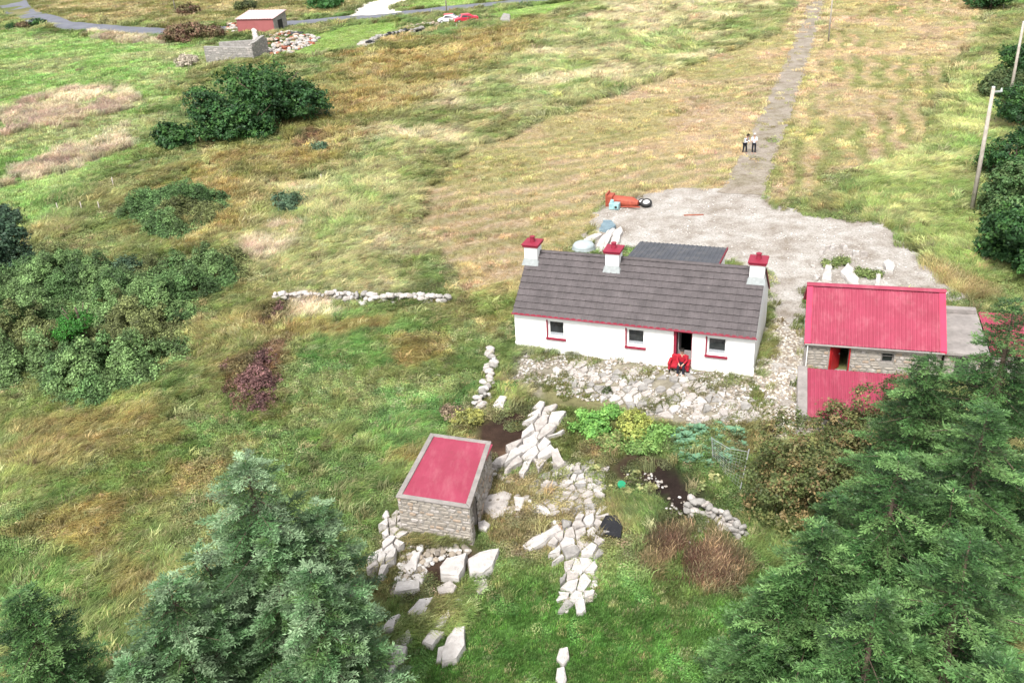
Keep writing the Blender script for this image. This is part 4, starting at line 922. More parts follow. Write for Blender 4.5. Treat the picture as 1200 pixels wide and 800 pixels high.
def scatter(name, key, x, y, tint, scl, rot, label, cat, z=None):
    me = bpy.data.meshes.new(name+'_points'); n = len(x); me.vertices.add(n)
    zz = hgt(x, y) if z is None else z
    me.vertices.foreach_set('co', np.stack([x, y, zz], 1).astype(np.float32).ravel())
    a = me.attributes.new('tint', 'FLOAT_COLOR', 'POINT'); c = np.ones((n, 4), np.float32); c[:, :3] = tint; a.data.foreach_set('color', c.ravel())
    a = me.attributes.new('rot', 'FLOAT_VECTOR', 'POINT'); rr = np.zeros((n, 3), np.float32); rr[:, 2] = rot; rr[:, :2] = rng.normal(0, .1, (n, 2)); a.data.foreach_set('vector', rr.ravel())
    a = me.attributes.new('scl', 'FLOAT_VECTOR', 'POINT'); sv = np.stack([scl, scl, np.minimum(scl, .65+.38*scl)], 1); a.data.foreach_set('vector', sv.astype(np.float32).ravel())
    a = me.attributes.new('idx', 'INT', 'POINT'); a.data.foreach_set('value', rng.integers(0, KIND[key][1], n).astype(np.int32))
    o = link_mesh(name, me)
    ng = bpy.data.node_groups.new(name, 'GeometryNodeTree'); ng.interface.new_socket('Geometry', in_out='INPUT', socket_type='NodeSocketGeometry'); ng.interface.new_socket('Geometry', in_out='OUTPUT', socket_type='NodeSocketGeometry')
    N = ng.nodes.new; gi = N('NodeGroupInput'); go = N('NodeGroupOutput'); ip = N('GeometryNodeInstanceOnPoints'); ci = N('GeometryNodeCollectionInfo')
    ci.inputs['Collection'].default_value = KIND[key][0]; ci.inputs['Separate Children'].default_value = True; ci.inputs['Reset Children'].default_value = True
    def na(nm, dt): q = N('GeometryNodeInputNamedAttribute'); q.data_type = dt; q.inputs[0].default_value = nm; return [s for s in q.outputs if s.enabled and s.name == 'Attribute'][0]
    L = ng.links.new; L(gi.outputs[0], ip.inputs['Points']); L(ci.outputs[0], ip.inputs['Instance']); ip.inputs['Pick Instance'].default_value = True
    L(na('idx', 'INT'), ip.inputs['Instance Index']); L(na('rot', 'FLOAT_VECTOR'), ip.inputs['Rotation']); L(na('scl', 'FLOAT_VECTOR'), ip.inputs['Scale']); L(ip.outputs[0], go.inputs[0])
    md = o.modifiers.new('cover', 'NODES'); md.node_group = ng
    return tag(o, label, cat, kind='stuff')
GVIS = W([(-60, -14), (1260, -14), (1260, 860), (-60, 860)])
def candidates(dens):
    """points over the ground the photograph looks at; denser where it is near"""
    lo, hi = GVIS.min(0), GVIS.max(0); out = []
    for (ya, yb, d, s) in dens:
        x0 = max(lo[0], -.9*yb-12); x1 = min(hi[0], .75*yb+12); n = int((x1-x0)*(yb-ya)*d); x = rng.uniform(x0, x1, n); y = rng.uniform(ya, yb, n)
        k = sdist(x, y, GVIS) > -3; out.append(np.stack([x[k], y[k], np.full(k.sum(), s)], 1))
    return np.concatenate(out)
CA_ = candidates([(16, 34, 40, .85), (34, 48, 32, .9), (48, 66, 19, 1.1), (66, 90, 9, 1.6), (90, 130, 5, 2.1), (130, 185, 3, 2.7), (185, 262, 1.2, 3.6)])
x, y, sc0 = CA_.T
tint, zi = ground_info(x, y)
keep = np.ones(len(x), bool)
for q in FOOT: keep &= sdist(x, y, q) < -.08
def rag(P_, rough, nsc): return sdist(x, y, P_)+(fbm(x/nsc, y/nsc, 31, 3)-.5)*rough*2
yd = rag(YARD_P, .9, 1.4); keep &= (yd < .05) | ((yd < .7) & (rng.uniform(0, 1, len(x)) < .35*(1-yd/.7)))
keep &= (rag(ROAD_P, .25, 4) < -.7) & (rag(DRIVE_P, .15, 3) < .1)
ld = rag(LANE_P, .3, .9); keep &= (ld < .05) | ((rng.uniform(0, 1, len(x)) < np.where(ld > .95, .10, .05)) & (yd < 0) & (y > 70))
for w in SLABP:
    if w[:, 1].max() < 60:
        b0, b1 = w.min(0), w.max(0); m_ = (x > b0[0]) & (x < b1[0]) & (y > b0[1]) & (y < b1[1])
        if m_.any(): 
            d = sdist(x[m_], y[m_], w); kk_ = keep[m_]; kk_ &= d < .09; keep[m_] = kk_
x, y, sc0, tint, zi, yd, ld = x[keep], y[keep], sc0[keep], tint[keep], zi[keep], yd[keep], ld[keep]
names = ['base']+[o[0] for o in ORDER]; ZN = {n: i for i, n in enumerate(names)}
u = rng.uniform(0, 1, len(x)); big = fbm(x/3.3, y/3.3, 200, 3); nb = fbm(x/1.3, y/1.3, 201, 2)
wind = .5+(fbm(x/6, y/6, 210, 3)-.5)*7+rng.normal(0, .45, len(x))
tv = (rng.uniform(.62, 1.4, len(x))*(.7+.6*vn(x/.55, y/.55, 303)))[:, None]*(1+rng.normal(0, .07, (len(x), 3)))
pale = rng.uniform(0, 1, len(x)) < .12; tint[pale] = tint[pale]*.45+S(206, 196, 146)*.55
isz = lambda *n: np.isin(zi, [ZN[k] for k in n])
KD = np.full(len(x), '', dtype='<U8')
wild = isz('base', 'greenL', 'pocket', 'rust')
KD[wild] = np.where(big[wild] > .52, 'leafy', 'long'); KD[isz('rust')] = np.where(big[isz('rust')] > .63, 'leafy', 'tall')
KD[isz('straw', 'paleL', 'lushR')] = 'long'; KD[isz('field', 'strip', 'fardead')] = 'lawn'; m_ = isz('strip') & (nb > .55); KD[m_] = 'long'
KD[isz('brightA', 'brightB', 'brightC', 'mownL', 'mownR')] = 'short'
m_ = isz('mownL', 'mownR') & ((nb > .66) | ((ld > -1.2) & (nb > .45))); KD[m_] = 'lawn'
KD[isz('lawn')] = np.where(nb[isz('lawn')] > .6, 'leafy', 'lawn')
KD[isz('garden', 'shedgreen')] = np.where(nb[isz('garden', 'shedgreen')] > .5, 'leafy', 'lawn')
m_ = isz('front'); KD[m_] = np.where((nb[m_] > .56) & (u[m_] < .75), 'lawn', ''); 
m_ = isz('front') & (KD == 'lawn'); tint[m_] = tint[m_]*.2+S(120, 134, 62)*.8
m_ = isz('soilA', 'soilB', 'soilC'); KD[m_] = np.where((nb[m_] > .58) & (u[m_] < .6), 'leafy', ''); tint[m_] = tint[m_]*.4+S(120, 138, 70)*.6
KD[isz('brack', 'bank')] = 'twig'; m_ = isz('brack') & (u < .10); tint[m_] = S(190, 160, 120, .6); m_ = isz('brack') & (nb < .40); KD[m_] = 'lawn'; tint[m_] = S(120, 150, 70)
KD[zi == 100] = 'rush'; m_ = zi == 101; KD[m_] = np.where(nb[m_] > .5, 'long', 'leafy')
m_ = (KD == 'short') & (u > .8); KD[m_] = ''
m_ = (KD == 'short'); tv[m_] = .85+(tv[m_]-1)*.45+.1
m_ = np.isin(KD, ['long', 'leafy', 'tall']) & (rng.uniform(0, 1, len(x)) < .016); KD[m_] = 'tall'; sc0[m_] *= 1.5; tint[m_] = tint[m_]*.6+S(196, 190, 134)*.45*rng.choice([.45, 1.1], m_.sum())[:, None]
INFO = {'short': ('short_grass', 'short mown straw-coloured grass covering the two fields beside the lane', 'grass', .8), 'lawn': ('meadow_grass', 'green meadow grass on the lawn, the left field and around the garden', 'grass', 1),
        'long': ('long_grass', 'long wind-combed pale and green grass on the rough slopes', 'grass', 1.05), 'tall': ('rust_grass', 'tall rust-brown grass on the slope between the tree clump and the road', 'grass', 1),
        'leafy': ('low_scrub', 'low leafy green scrub and brambles spread through the rough grass', 'scrub', 1), 'rush': ('dead_grass', 'patches of dead pinkish grey grass on the left slope', 'dead grass', 1.1),
        'heather': ('heather_tufts', 'purple and brown heather growing in patches on the left slope', 'heather', 1.1), 'twig': ('dry_bracken', 'dead brown bracken and cut stems on the heap below the garden', 'bracken', 1)}
for k, (nm, lb, ct, ks) in INFO.items():
    m_ = KD == k
    if m_.any(): scatter(nm, k, x[m_], y[m_], tint[m_]*tv[m_]*1.28, sc0[m_]*ks*rng.uniform(.7, 1.25, m_.sum()), wind[m_], lb, ct)
# yellow-green tufts creeping over the edges of the yard and the strip of the lane
# gorse thicket
gx_, gy_, gs_, gt_ = [], [], [], []
def thick(poly, dens, label, nm, cols, ks=1.0, seed=0, base=0.0, edge=1.15):
    lo, hi = poly.min(0)-1, poly.max(0)+1; n = int((hi-lo).prod()*dens); X = rng.uniform(lo[0], hi[0], n); Y = rng.uniform(lo[1], hi[1], n)
    d = sdist(X, Y, poly)+(fbm(X/2.4, Y/2.4, 33+seed, 3)-.5)*edge*2; k = d > 0; X, Y, d = X[k], Y[k], d[k]
    hh = sst(0, 1.5, d)*(.12+1.5*sst(.3, .75, fbm(X/1.35, Y/1.35, 60+seed, 2)))*1.35*ks
    t = fbm(X/1.6, Y/1.6, 80+seed, 2)[:, None]; c = cols[0]*(1-sst(.4, .6, t))+cols[1]*sst(.4, .6, t); t2 = (fbm(X/4, Y/4, 90+seed, 2) > .6)[:, None]; c = np.where(t2, cols[2], c)
    c = c*(rng.uniform(.6, 1.45, len(X))*(.6+.8*vn(X/.7, Y/.7, 95)))[:, None]
    Zz = hgt(X, Y)+hh*rng.uniform(.25, 1, len(X))-.15
    scatter(nm, 'gorse', X, Y, c, rng.uniform(.7, 1.25, len(X))*(.75+.25*ks), rng.uniform(0, 6.28, len(X)), label, 'thicket', Zz)
GC = (S(86, 126, 64, .72), S(112, 148, 80, .74), S(118, 130, 70, .68))
HC = (S(128, 92, 72, .62), S(140, 98, 98, .6), S(124, 112, 66, .62))
for hi_, hp in enumerate(HEATH): thick(hp, 8, ('purple and brown heather patch on the slope right of the gorse thicket', 'small brown heather patch at the left end of the dry stone wall', 'small brown heather patch right of the dark tree clump')[hi_], 'heather', HC, .38, 11+hi_, edge=.5)
thick(GORSE[0], 15, 'large dark green gorse thicket covering the slope at the left edge', 'gorse_thicket', GC, 1.0, 1)
thick(GORSE[1], 15, 'separate low patch of gorse just above the large thicket', 'gorse_thicket', GC, .85, 2)

# loose rubble and pebbles
def pebbles(nm, polys, n, size, cols, label, seed, thr=.0):
    r = np.random.default_rng(seed); key = nm
    if 'stone0' not in KIND:
        obs = []
        for i in range(4):
            V, F = RP[i]; me = bpy.data.meshes.new('loose_stone'); me.from_pydata(V.tolist(), [], F.tolist()); a = me.color_attributes.new('tone', 'FLOAT_COLOR', 'POINT'); a.data.foreach_set('color', [1.0]*4*len(V)); me.materials.append(MT['istone'])
            o = bpy.data.objects.new('loose_stone', me); PCOL.objects.link(o); obs.append(o)
        kindset('stone0', obs)
    P_ = np.array(polys); lo, hi = P_.min(0), P_.max(0); X = r.uniform(lo[0], hi[0], n); Y = r.uniform(lo[1], hi[1], n); k = (sdist(X, Y, P_)+(fbm(X/1.5, Y/1.5, seed, 2)-.5)*1.2 > 0) & (fbm(X/.9, Y/.9, seed+5, 2) > thr)
    for q in FOOT: k &= sdist(X, Y, q) < -.05
    X, Y = X[k], Y[k]; ci = r.integers(0, len(cols), len(X)); c = np.array(cols)[ci]*r.uniform(.75, 1.2, len(X))[:, None]; s = size*r.uniform(.35, 1, len(X))**1.6*1.3
    scatter(nm, 'stone0', X, Y, c, s, r.uniform(0, 6.28, len(X)), label, 'stones', hgt(X, Y)+s*.1+.02)
m, t, b = newmat('loose_stone'); at = node(t, 'ShaderNodeAttribute'); at.attribute_name = 'tint'; at.attribute_type = 'INSTANCER'; t.links.new(at.outputs['Color'], b.inputs['Base Color']); b.inputs['Roughness'].default_value = .9; MT['istone'] = m
SC = [(.36, .335, .31), (.29, .255, .22), (.19, .165, .135), (.42, .405, .385), (.25, .21, .165)]
pebbles('front_rubble', W([(600, 414), (700, 420), (890, 444), (910, 470), (900, 498), (810, 500), (720, 474), (650, 458), (598, 448)]), 9000, .15, SC, 'loose pale rubble strewn in front of the cottage', 71, .42)
pebbles('passage_pebbles', W([(892, 385), (910, 372), (944, 380), (944, 440), (950, 500), (920, 525), (895, 500), (888, 440)]), 9000, .14, [(.40, .36, .30), (.27, .225, .18), (.5, .47, .42), (.2, .165, .13)], 'brown and cream pebbles in the passage between cottage and outbuilding', 72, .3)
pebbles('outcrop_rubble', W([(566, 545), (640, 545), (712, 545), (716, 605), (700, 660), (690, 716), (655, 716), (655, 650), (640, 606), (566, 606)]), 4500, .2, SC, 'small broken stones between the slabs of the outcrop', 73, .52)
pebbles('shed_rubble', W([(474, 618), (560, 640), (556, 652), (510, 656), (470, 700), (460, 690)]), 900, .24, SC, 'small stones on dark earth below the small shed', 74, .4)
pebbles('yard_stones', W([(690, 270), (720, 240), (850, 222), (900, 245), (1030, 266), (1090, 320), (1110, 345), (900, 340), (730, 285)]), 6000, .085, [(.5, .48, .46), (.36, .33, .3), (.24, .22, .2)], 'scattered stones over the pale yard', 75, .45)
pebbles('garden_debris', W([(730, 560), (770, 550), (800, 600), (850, 620), (830, 640), (760, 640), (725, 600)]), 700, .12, SC, 'pale stones and clods on the dug garden soil', 76, .5)

# ------------------------------------------------------------------ trees and shrubs
def rand_rot_quads(c, nrm, size, asp, r):
    n = len(c); nrm = nrm/np.linalg.norm(nrm, axis=1)[:, None]; a = r.normal(size=(n, 3)); u = np.cross(nrm, a); u /= np.linalg.norm(u, axis=1)[:, None]; v = np.cross(nrm, u)
    s = size[:, None]; return np.stack([c-u*s, c+v*s*asp, c+u*s, c-v*s*asp], 1).reshape(-1, 3)
def crown(name, blobs, n, leaf, cols, parent, seed, clump=.35, stretch=.8, asp=.6):
    """leaves gathered in clumps over several lobes"""
    r = np.random.default_rng(seed); C = []; Nn = []; Tn = []; B = np.array(blobs, float); wgt = B[:, 3]**2; nc = max(14, int(n/45)); 
    bi = r.choice(len(B), nc, p=wgt/wgt.sum()); d = r.normal(size=(nc, 3)); d[:, 2] = np.abs(d[:, 2])*1.0-.35; d /= np.linalg.norm(d, axis=1)[:, None]
    rad = B[bi, 3]*r.uniform(.62, 1.04, nc); cc = B[bi, :3]+d*rad[:, None]*[1, 1, stretch]; ct = r.uniform(.62, 1.35, nc); cs = clump*r.uniform(.6, 1.4, nc); cidx = r.integers(0, len(cols), nc)
    k = r.integers(0, nc, n); off = r.normal(size=(n, 3))*(.38+.32*(r.random((n, 1)) > .8))*[1, 1, .75]; c = cc[k]+off*cs[k][:, None]; c[:, 2] = np.maximum(c[:, 2], .05)
    nr = d[k]*.6+off*.5+r.normal(size=(n, 3))*.5+[0, 0, .5]
    V = rand_rot_quads(c, nr, leaf*r.uniform(.45, 1.5, n), asp, r); T = np.array(cols)[cidx[k]]*(ct[k]*r.uniform(.7, 1.35, n))[:, None]
    return fast_mesh(name, V, 4, T, MT['leaf'], parent)
def bush(px, py, r_, h, cols, label, name='shrub', cat='shrub', n=None, leaf=.09, seed=1, lobes=6, group=None, trunk=True, clump=.35, z=None):
    p = G(px, py); e = empty(name, p); tag(e, label, cat, group); r = random.Random(seed)
    bl = [(0, 0, h*.42, min(r_, h)*.66)]
    for i in range(lobes):
        a = r.uniform(0, 6.28); q = r_*r.uniform(.35, .72); rr = min(r_*.5, h*.45)*r.uniform(.7, 1.1); bl.append((q*math.cos(a), q*math.sin(a), max(rr*.55, r.uniform(.0, 1)*(h-rr)), rr))
    crown('crown', bl, n or int(900*r_*h+1500), leaf, cols, e, seed, clump)
    if trunk:
        mb = MB(); mb.tube([(0, 0, -.3), (.05, 0, h*.3), (0, .06, h*.62)], [.035*h+.03, .03*h, .012*h], 8)
        for i in range(5):
            a = i*1.3+r.uniform(0, .5); mb.tube([(0.03, 0, h*.2), (r_*.3*math.cos(a), r_*.3*math.sin(a), h*.45), (r_*.6*math.cos(a), r_*.6*math.sin(a), h*.62)], [.018*h, .012*h, .005*h], 6)
        mb.build('trunk', MT['bark'], e, smooth=True)
    return e
DK = [np.array([.03, .085, .022]), np.array([.05, .12, .028]), np.array([.022, .062, .02])]
MG = [S(92, 134, 70, K), S(76, 118, 58, K), S(108, 142, 76, K)]
BG = [S(84, 118, 84, K), S(100, 132, 96, K), S(70, 104, 76, K)]
RB = [S(142, 120, 86, K), S(118, 108, 66, K), S(150, 112, 92, K)]
TG = 'trees of the dark clump above the thicket'
bush(322, 148, 5.6, 8.4, DK, 'largest and tallest round tree at the right of the dark green clump', 'broadleaf_tree', 'tree', 26000, .14, 1, 9, TG, clump=.6)
bush(262, 163, 3.8, 5.8, DK, 'middle round tree of the dark green clump', 'broadleaf_tree', 'tree', 17000, .13, 2, 8, TG, clump=.55)
bush(300, 162, 3.3, 4.8, DK, 'low tree in front between the two large crowns of the dark clump', 'broadleaf_tree', 'tree', 13000, .13, 3, 7, TG, clump=.5)
bush(200, 174, 2.4, 2.5, [c*.85 for c in DK], 'small dark bush at the left end of the tree clump', 'shrub', 'shrub', 9000, .11, 4, 6, TG, clump=.4)
bush(374, 178, 1.0, .8, BG, 'tiny green shrub right of the tree clump', leaf=.08, seed=5)
bush(338, 246, 1.5, 1.5, BG, 'small round dark green shrub alone on the slope', leaf=.08, seed=6)
bush(103, 412, 1.25, 4.3, [np.array([.045, .17, .025]), np.array([.035, .13, .02])], 'upright bright green bush standing in the gorse thicket', 'upright_bush', 'bush', 9000, .05, 7, 5, clump=.25)
bush(150, 330, 1.4, 1.6, BG, 'bluish shrub at the back edge of the gorse thicket', seed=8, leaf=.07)
bush(2, 318, 2.4, 4.2, [S(52, 84, 62, K), S(66, 100, 70, K)], 'dark evergreen tree cut off by the left edge of the picture', 'evergreen_tree', 'tree', 20000, .10, 9, 8, clump=.35)
bush(3, 268, 2.0, 2.6, [S(60, 92, 70, K), S(72, 106, 76, K)], 'lower dark evergreen bush behind the tree at the left edge', 'evergreen_bush', 'bush', 9000, .10, 10, 6)
bush(232, 47, 4.6, 3.4, RB, 'reddish brown rounded thorn thicket left of the ruined cottage', 'thorn_bush', 'bush', 12000, .13, 11, 9, clump=.5)
bush(208, 48, 3.0, 3.0, RB, 'left end bush of the reddish brown roadside hedge', 'thorn_bush', 'bush', 8000, .13, 12, 6, clump=.5)
bush(216, 78, 2.8, 1.8, [S(196, 184, 168, .9), S(176, 166, 150, .9)], 'bare greyish bush in front of the roofless ruin', 'bare_bush', 'bush', 6000, .09, 13, 7)
bush(45, 34, 2.0, 1.9, DK, 'dark rounded bush by the road bend, biggest of the row', 'roadside_bush', 'bush', 5000, .13, 14, 5)
bush(14, 36, 1.8, 1.2, DK, 'low dark bush at the road bend near the left edge', 'roadside_bush', 'bush', 3000, .13, 15, 5)
bush(28, 35, 1.5, 1.5, RB, 'brown bush between two dark ones at the road bend', 'roadside_bush', 'bush', 3000, .13, 16, 5)
bush(384, 9, 3.2, 4.0, [S(70, 140, 52, K), S(58, 120, 50, K)], 'bright green tree beside the white driveway at the top edge', 'broadleaf_tree', 'tree', 9000, .16, 17, 6, clump=.6)
bush(290, 12, 3.5, 2.0, [S(116, 128, 70, K), S(90, 106, 62, K)], 'dull green bush above the road behind the red shed', 'roadside_bush', 'bush', 6000, .14, 18, 6)
bush(222, 18, 3.2, 2.6, RB, 'pinkish brown bare bush beside the far left utility pole', 'thorn_bush', 'bush', 5000, .12, 19, 6)
bush(1160, 12, 3.6, 3.6, DK, 'dark green tree at the top right edge', 'broadleaf_tree', 'tree', 12000, .13, 20, 6, clump=.5)
HG = 'bushes of the tall hedge at the right edge'
for i, (a, b_, rr, hh, cc, lb) in enumerate([(1172, 112, 2.6, 3.0, [S(98, 116, 62, K), S(76, 104, 56, K)], 'olive green bush at the top end of the right hedge'), (1192, 150, 3.0, 4.0, DK, 'hedge bush behind the foot of the farther pole'),
        (1186, 205, 2.9, 4.2, DK, 'hedge bush beside the upper half of the nearer pole'), (1192, 250, 2.9, 4.6, MG, 'lighter green hedge bush right of the foot of the nearer pole'),
        (1178, 300, 1.9, 3.0, DK, 'low hedge bush just below the nearer pole'), (1206, 320, 2.7, 5.0, DK, 'tall hedge bush at the lower end of the right hedge'), (1206, 100, 3.0, 4.4, DK, 'hedge bush cut off by the right edge near the far pole')]):
    bush(a, b_, rr, hh, cc, lb, 'hedge_bush', 'bush', int(5000*rr), .10, 30+i, 8, HG, clump=.4)
# garden plants
bush(715, 488, .9, .5, [S(118, 172, 62, .8), S(96, 156, 56, .8)], 'low bright green plant behind the yellow-green shrub, against the pavement', 'garden_plant', 'plant', 3000, .055, 48, 6, trunk=False, clump=.2)
bush(712, 522, 1.0, .5, [S(112, 150, 64, .8), S(140, 150, 80, .8)], 'olive green plant in front of the bright green leafy clump', 'garden_plant', 'plant', 3000, .055, 49, 6, trunk=False, clump=.2)
bush(752, 528, .9, .45, [S(110, 156, 64, .8), S(128, 164, 74, .8)], 'low green plant in front of the yellow-green shrub', 'garden_plant', 'plant', 2600, .055, 50, 6, trunk=False, clump=.2)
bush(694, 500, 1.5, .8, [S(118, 178, 62, .85), S(96, 160, 56, .85)], 'bright green leafy clump at the left of the garden', 'garden_plant', 'plant', 5000, .06, 41, 7, trunk=False, clump=.2)
bush(741, 503, 1.15, .95, [S(196, 206, 78, .62), S(170, 192, 72, .6)], 'yellow-green flowering shrub in the middle of the garden', 'yellow_shrub', 'shrub', 5500, .05, 42, 7, trunk=False, clump=.2)
bush(768, 512, 1.0, .55, [S(122, 170, 68, .85), S(104, 152, 62, .85)], 'low green plant right of the yellow-green shrub', 'garden_plant', 'plant', 3000, .06, 43, 6, trunk=False, clump=.2)
bush(548, 498, .8, .85, [S(196, 198, 84, .6), S(160, 168, 84, .6)], 'yellow-green bush behind the small pink-roofed shed', 'yellow_shrub', 'shrub', 3500, .05, 44, 6, clump=.2)
bush(528, 492, .75, .8, [S(170, 150, 122, K), S(150, 128, 104, K)], 'dry brown bush behind the left corner of the small shed', 'dry_bush', 'bush', 2600, .045, 45, 5, clump=.2)
bush(711, 461, .3, .35, [S(84, 100, 56, K)], 'tiny dark round plant growing between the pavement flags', 'small_plant', 'plant', 500, .04, 46, 3, trunk=False, clump=.1)
bush(596, 455, .9, .35, [S(110, 150, 64, K), S(88, 130, 56, K)], 'green weeds below the left corner of the cottage', 'weed_patch', 'plant', 2500, .05, 47, 6, trunk=False, clump=.2)
for a_, b_, rr, l_ in [(981, 310, 1.05, 'left pocket'), (1014, 324, 1.15, 'right pocket')]:
    bush(a_, b_, rr, .42, [S(112, 140, 60, K), S(140, 156, 84, K)], 'mound of weeds and grass in the %s of the stone ringed planter' % l_, 'weed_mound', 'plant', 4500, .05, 90+int(rr*100), 8, trunk=False, clump=.22)
def cabbage(px, py, s, i):
    p = G(px, py); mb = MB(); r = random.Random(i)
    for k in range(16):
        a = k*2.4; t = k/16; L = s*(1.05-.6*t); up = .12+.9*t; c, sn = math.cos(a), math.sin(a); w = L*.42
        b0 = (0, 0, .08*s); q1 = (c*L*.5-sn*w, sn*L*.5+c*w, s*(.18+.35*up)); q2 = (c*L*.5+sn*w, sn*L*.5-c*w, s*(.18+.35*up)); mid = (c*L*.55, sn*L*.55, s*(.1+.3*up)); tip = (c*L, sn*L, s*(.1+.55*up)*r.uniform(.8, 1.1))
        mb.add([b0, q1, mid, q2, tip], [(0, 2, 1), (0, 3, 2), (1, 2, 4), (2, 3, 4)])
    o = mb.build('cabbage', MT['cabb']); o.location = p; o.rotation_euler = (0, 0, r.uniform(0, 6))
    return tag(o, 'blue-green cabbage in the vegetable bed, %s row, %s part' % ('back' if py < 516 else 'middle' if py < 532 else 'front', 'left' if px < 812 else 'middle' if px < 842 else 'right'), 'cabbage', 'cabbages in the vegetable bed')
MT['cabb'] = mat('blue_green_cabbage_leaf', (.12, .235, .14), (.075, .165, .09), 3, .6, .3, c3=(.19, .31, .19))
r = random.Random(5); cp = W([(786, 508), (800, 500), (850, 500), (872, 508), (868, 535), (840, 548), (800, 540)]); got = []
for _k in range(900):
    px, py = r.uniform(784, 874), r.uniform(498, 550); q = U(px, py)[:2]
    if len(got) < 40 and inside(q, cp) and all(np.linalg.norm(q-g_) > .42 for g_ in got): got.append(q); cabbage(px, py, r.uniform(.34, .5), len(got))
for i, (a, b_, l_) in enumerate([(700, 555, 'nearest the rubble patch'), (712, 570, 'beside the green bucket'), (742, 562, 'in the middle of the left group'), (735, 580, 'lowest of the left group'), (756, 575, 'at the right of the left group'), (820, 572, 'above the grey wall'), (835, 562, 'between the wall and the wire fence')]):
    bush(a, b_, .45, .3, [S(140, 158, 90, K), S(170, 172, 104, K)], 'small pale leafy plant on the dug soil, '+l_, 'seedling_plant', 'plant', 500, .06, 60+i, 4, 'small plants on the dug part of the garden', trunk=False, clump=.12)

def spruce(tx, ty, h, R, label, seed, cols, group='spruces in the foreground', lean=0, dens=1.0, clear=.05, name='spruce_tree', leaders=1):
    """tapered trunk, whorls of drooping boughs, each bough a spray of side twigs set with needle tufts; (tx, ty) is where the tip shows"""
    p = U(tx, ty, h); e = empty(name, (p[0], p[1], 0)); tag(e, label, 'tree', group); r = np.random.default_rng(seed)
    tips = [(0, 0, h, 1.0)]
    for k in range(leaders-1): a = r.uniform(0, 6.28); q = R*r.uniform(.2, .5); tips.append((q*math.cos(a), q*math.sin(a), h*r.uniform(.66, .9), .45))
    mb = MB()
    for (ax, ay, hh, wf) in tips:
        z0 = 0 if wf == 1 else hh*.3
        mb.tube([(ax*.0 if wf == 1 else 0, 0, z0-.3), (ax*.6, ay*.6, hh*.5), (ax, ay, hh*.97)], [.022*h*wf+.02, .015*h*wf+.01, .01], 8)
    C = []; D = []; Tn = []; Ln = []
    for (ax, ay, hh, wf) in tips:
        z = hh*clear if wf == 1 else hh*.45
        while z < hh*.985:
            f = 1-z/hh if wf == 1 else (1-z/hh)*1.4; f = min(f, 1); nb_ = int(r.integers(4, 7)); a0 = r.uniform(0, 6.28)
            for b_ in range(nb_):
                az = a0+b_*6.283/nb_+r.normal(0, .22); L = R*wf*(f**.75)*r.uniform(.5, 1.25)+.18; dr = .10+.42*f*r.uniform(.5, 1.3); upc = .35*f
                dx, dy = math.cos(az), math.sin(az); tone = r.uniform(.55, 1.5); ci = r.integers(0, len(cols))
                if L > .7: mb.tube([(ax, ay, z), (ax+dx*L*.5, ay+dy*L*.5, z-L*(dr*.5-upc*.25)), (ax+dx*L*.92, ay+dy*L*.92, z-L*(dr*.92-upc*.85))], [.012*L+.008, .008*L+.004, .003], 4, False)
                nt_ = max(6, int(L*10.5*dens)); t = np.linspace(.12, 1, nt_)+r.normal(0, .02, nt_)
                for sgn in (-1, 1, 0):
                    tl = (.10+.40*L*(1.05-t)*np.clip(t*3, .3, 1))*r.uniform(.7, 1.2, nt_)
                    if sgn == 0: tl = np.full(nt_, .22)
                    ta = az+sgn*(.95-.35*t)+r.normal(0, .12, nt_); px = ax+dx*L*t; py = ay+dy*L*t; pz = z-L*(dr*t-upc*t*t)+r.normal(0, .02, nt_)
                    ns = np.maximum(2, (tl/.05).astype(int)); idx = np.repeat(np.arange(nt_), ns); loc = np.concatenate([np.linspace(.1, 1, k) for k in ns])
                    q = np.stack([px[idx]+np.cos(ta[idx])*tl[idx]*loc, py[idx]+np.sin(ta[idx])*tl[idx]*loc, pz[idx]-tl[idx]*loc*.22+loc*loc*tl[idx]*.12], 1)
                    for s2 in (-1, 1):
                        na = ta[idx]+s2*r.uniform(.3, .9, len(idx)); d = np.stack([np.cos(na), np.sin(na), r.normal(.12, .28, len(idx))], 1)
                        C.append(q); D.append(d); Ln.append(r.uniform(.065, .15, len(idx)))
                        young = (sst(.55, 1, t[idx])*.6+sst(.5, 1, loc)*.4)[:, None]
                        Tn.append((cols[ci]*(1-young*.55)+cols[-1]*young*.55)*(tone*r.uniform(.7, 1.35, len(idx)))[:, None])
            z += (.25+.24*f)*h/9
    C = np.concatenate(C); D = np.concatenate(D); Tn = np.concatenate(Tn); Ln = np.concatenate(Ln); D /= np.linalg.norm(D, axis=1)[:, None]
    sd_ = np.cross(D, [0, 0, 1.0]+r.normal(0, .5, C.shape)); sd_ /= np.linalg.norm(sd_, axis=1)[:, None]+1e-9; w = (Ln*.15)[:, None]
    V = np.stack([C, C+D*Ln[:, None]*.45+sd_*w, C+D*Ln[:, None], C+D*Ln[:, None]*.45-sd_*w], 1).reshape(-1, 3)
    fast_mesh('crown', V, 4, Tn, MT['needle'], e); mb.build('trunk', MT['bark'], e, smooth=True); return len(C)
SB = [np.array([.046, .105, .036]), np.array([.064, .135, .052]), np.array([.05, .10, .028]), np.array([.155, .23, .125])]
SG = [np.array([.028, .074, .020]), np.array([.042, .098, .027]), np.array([.021, .056, .016]), np.array([.095, .175, .055])]
nn = 0
nn += spruce(285, 530, 9.5, 3.9, 'bluish green spruce at the bottom left with a pale tip', 1, SB, dens=1.0, leaders=7)
nn += spruce(362, 660, 8.0, 2.4, 'narrower spruce right behind the bluish bottom left one', 2, SB, leaders=3)
nn += spruce(195, 675, 7.5, 3.2, 'lower spruce left of the pale-tipped one at the bottom', 3, SB, leaders=3)
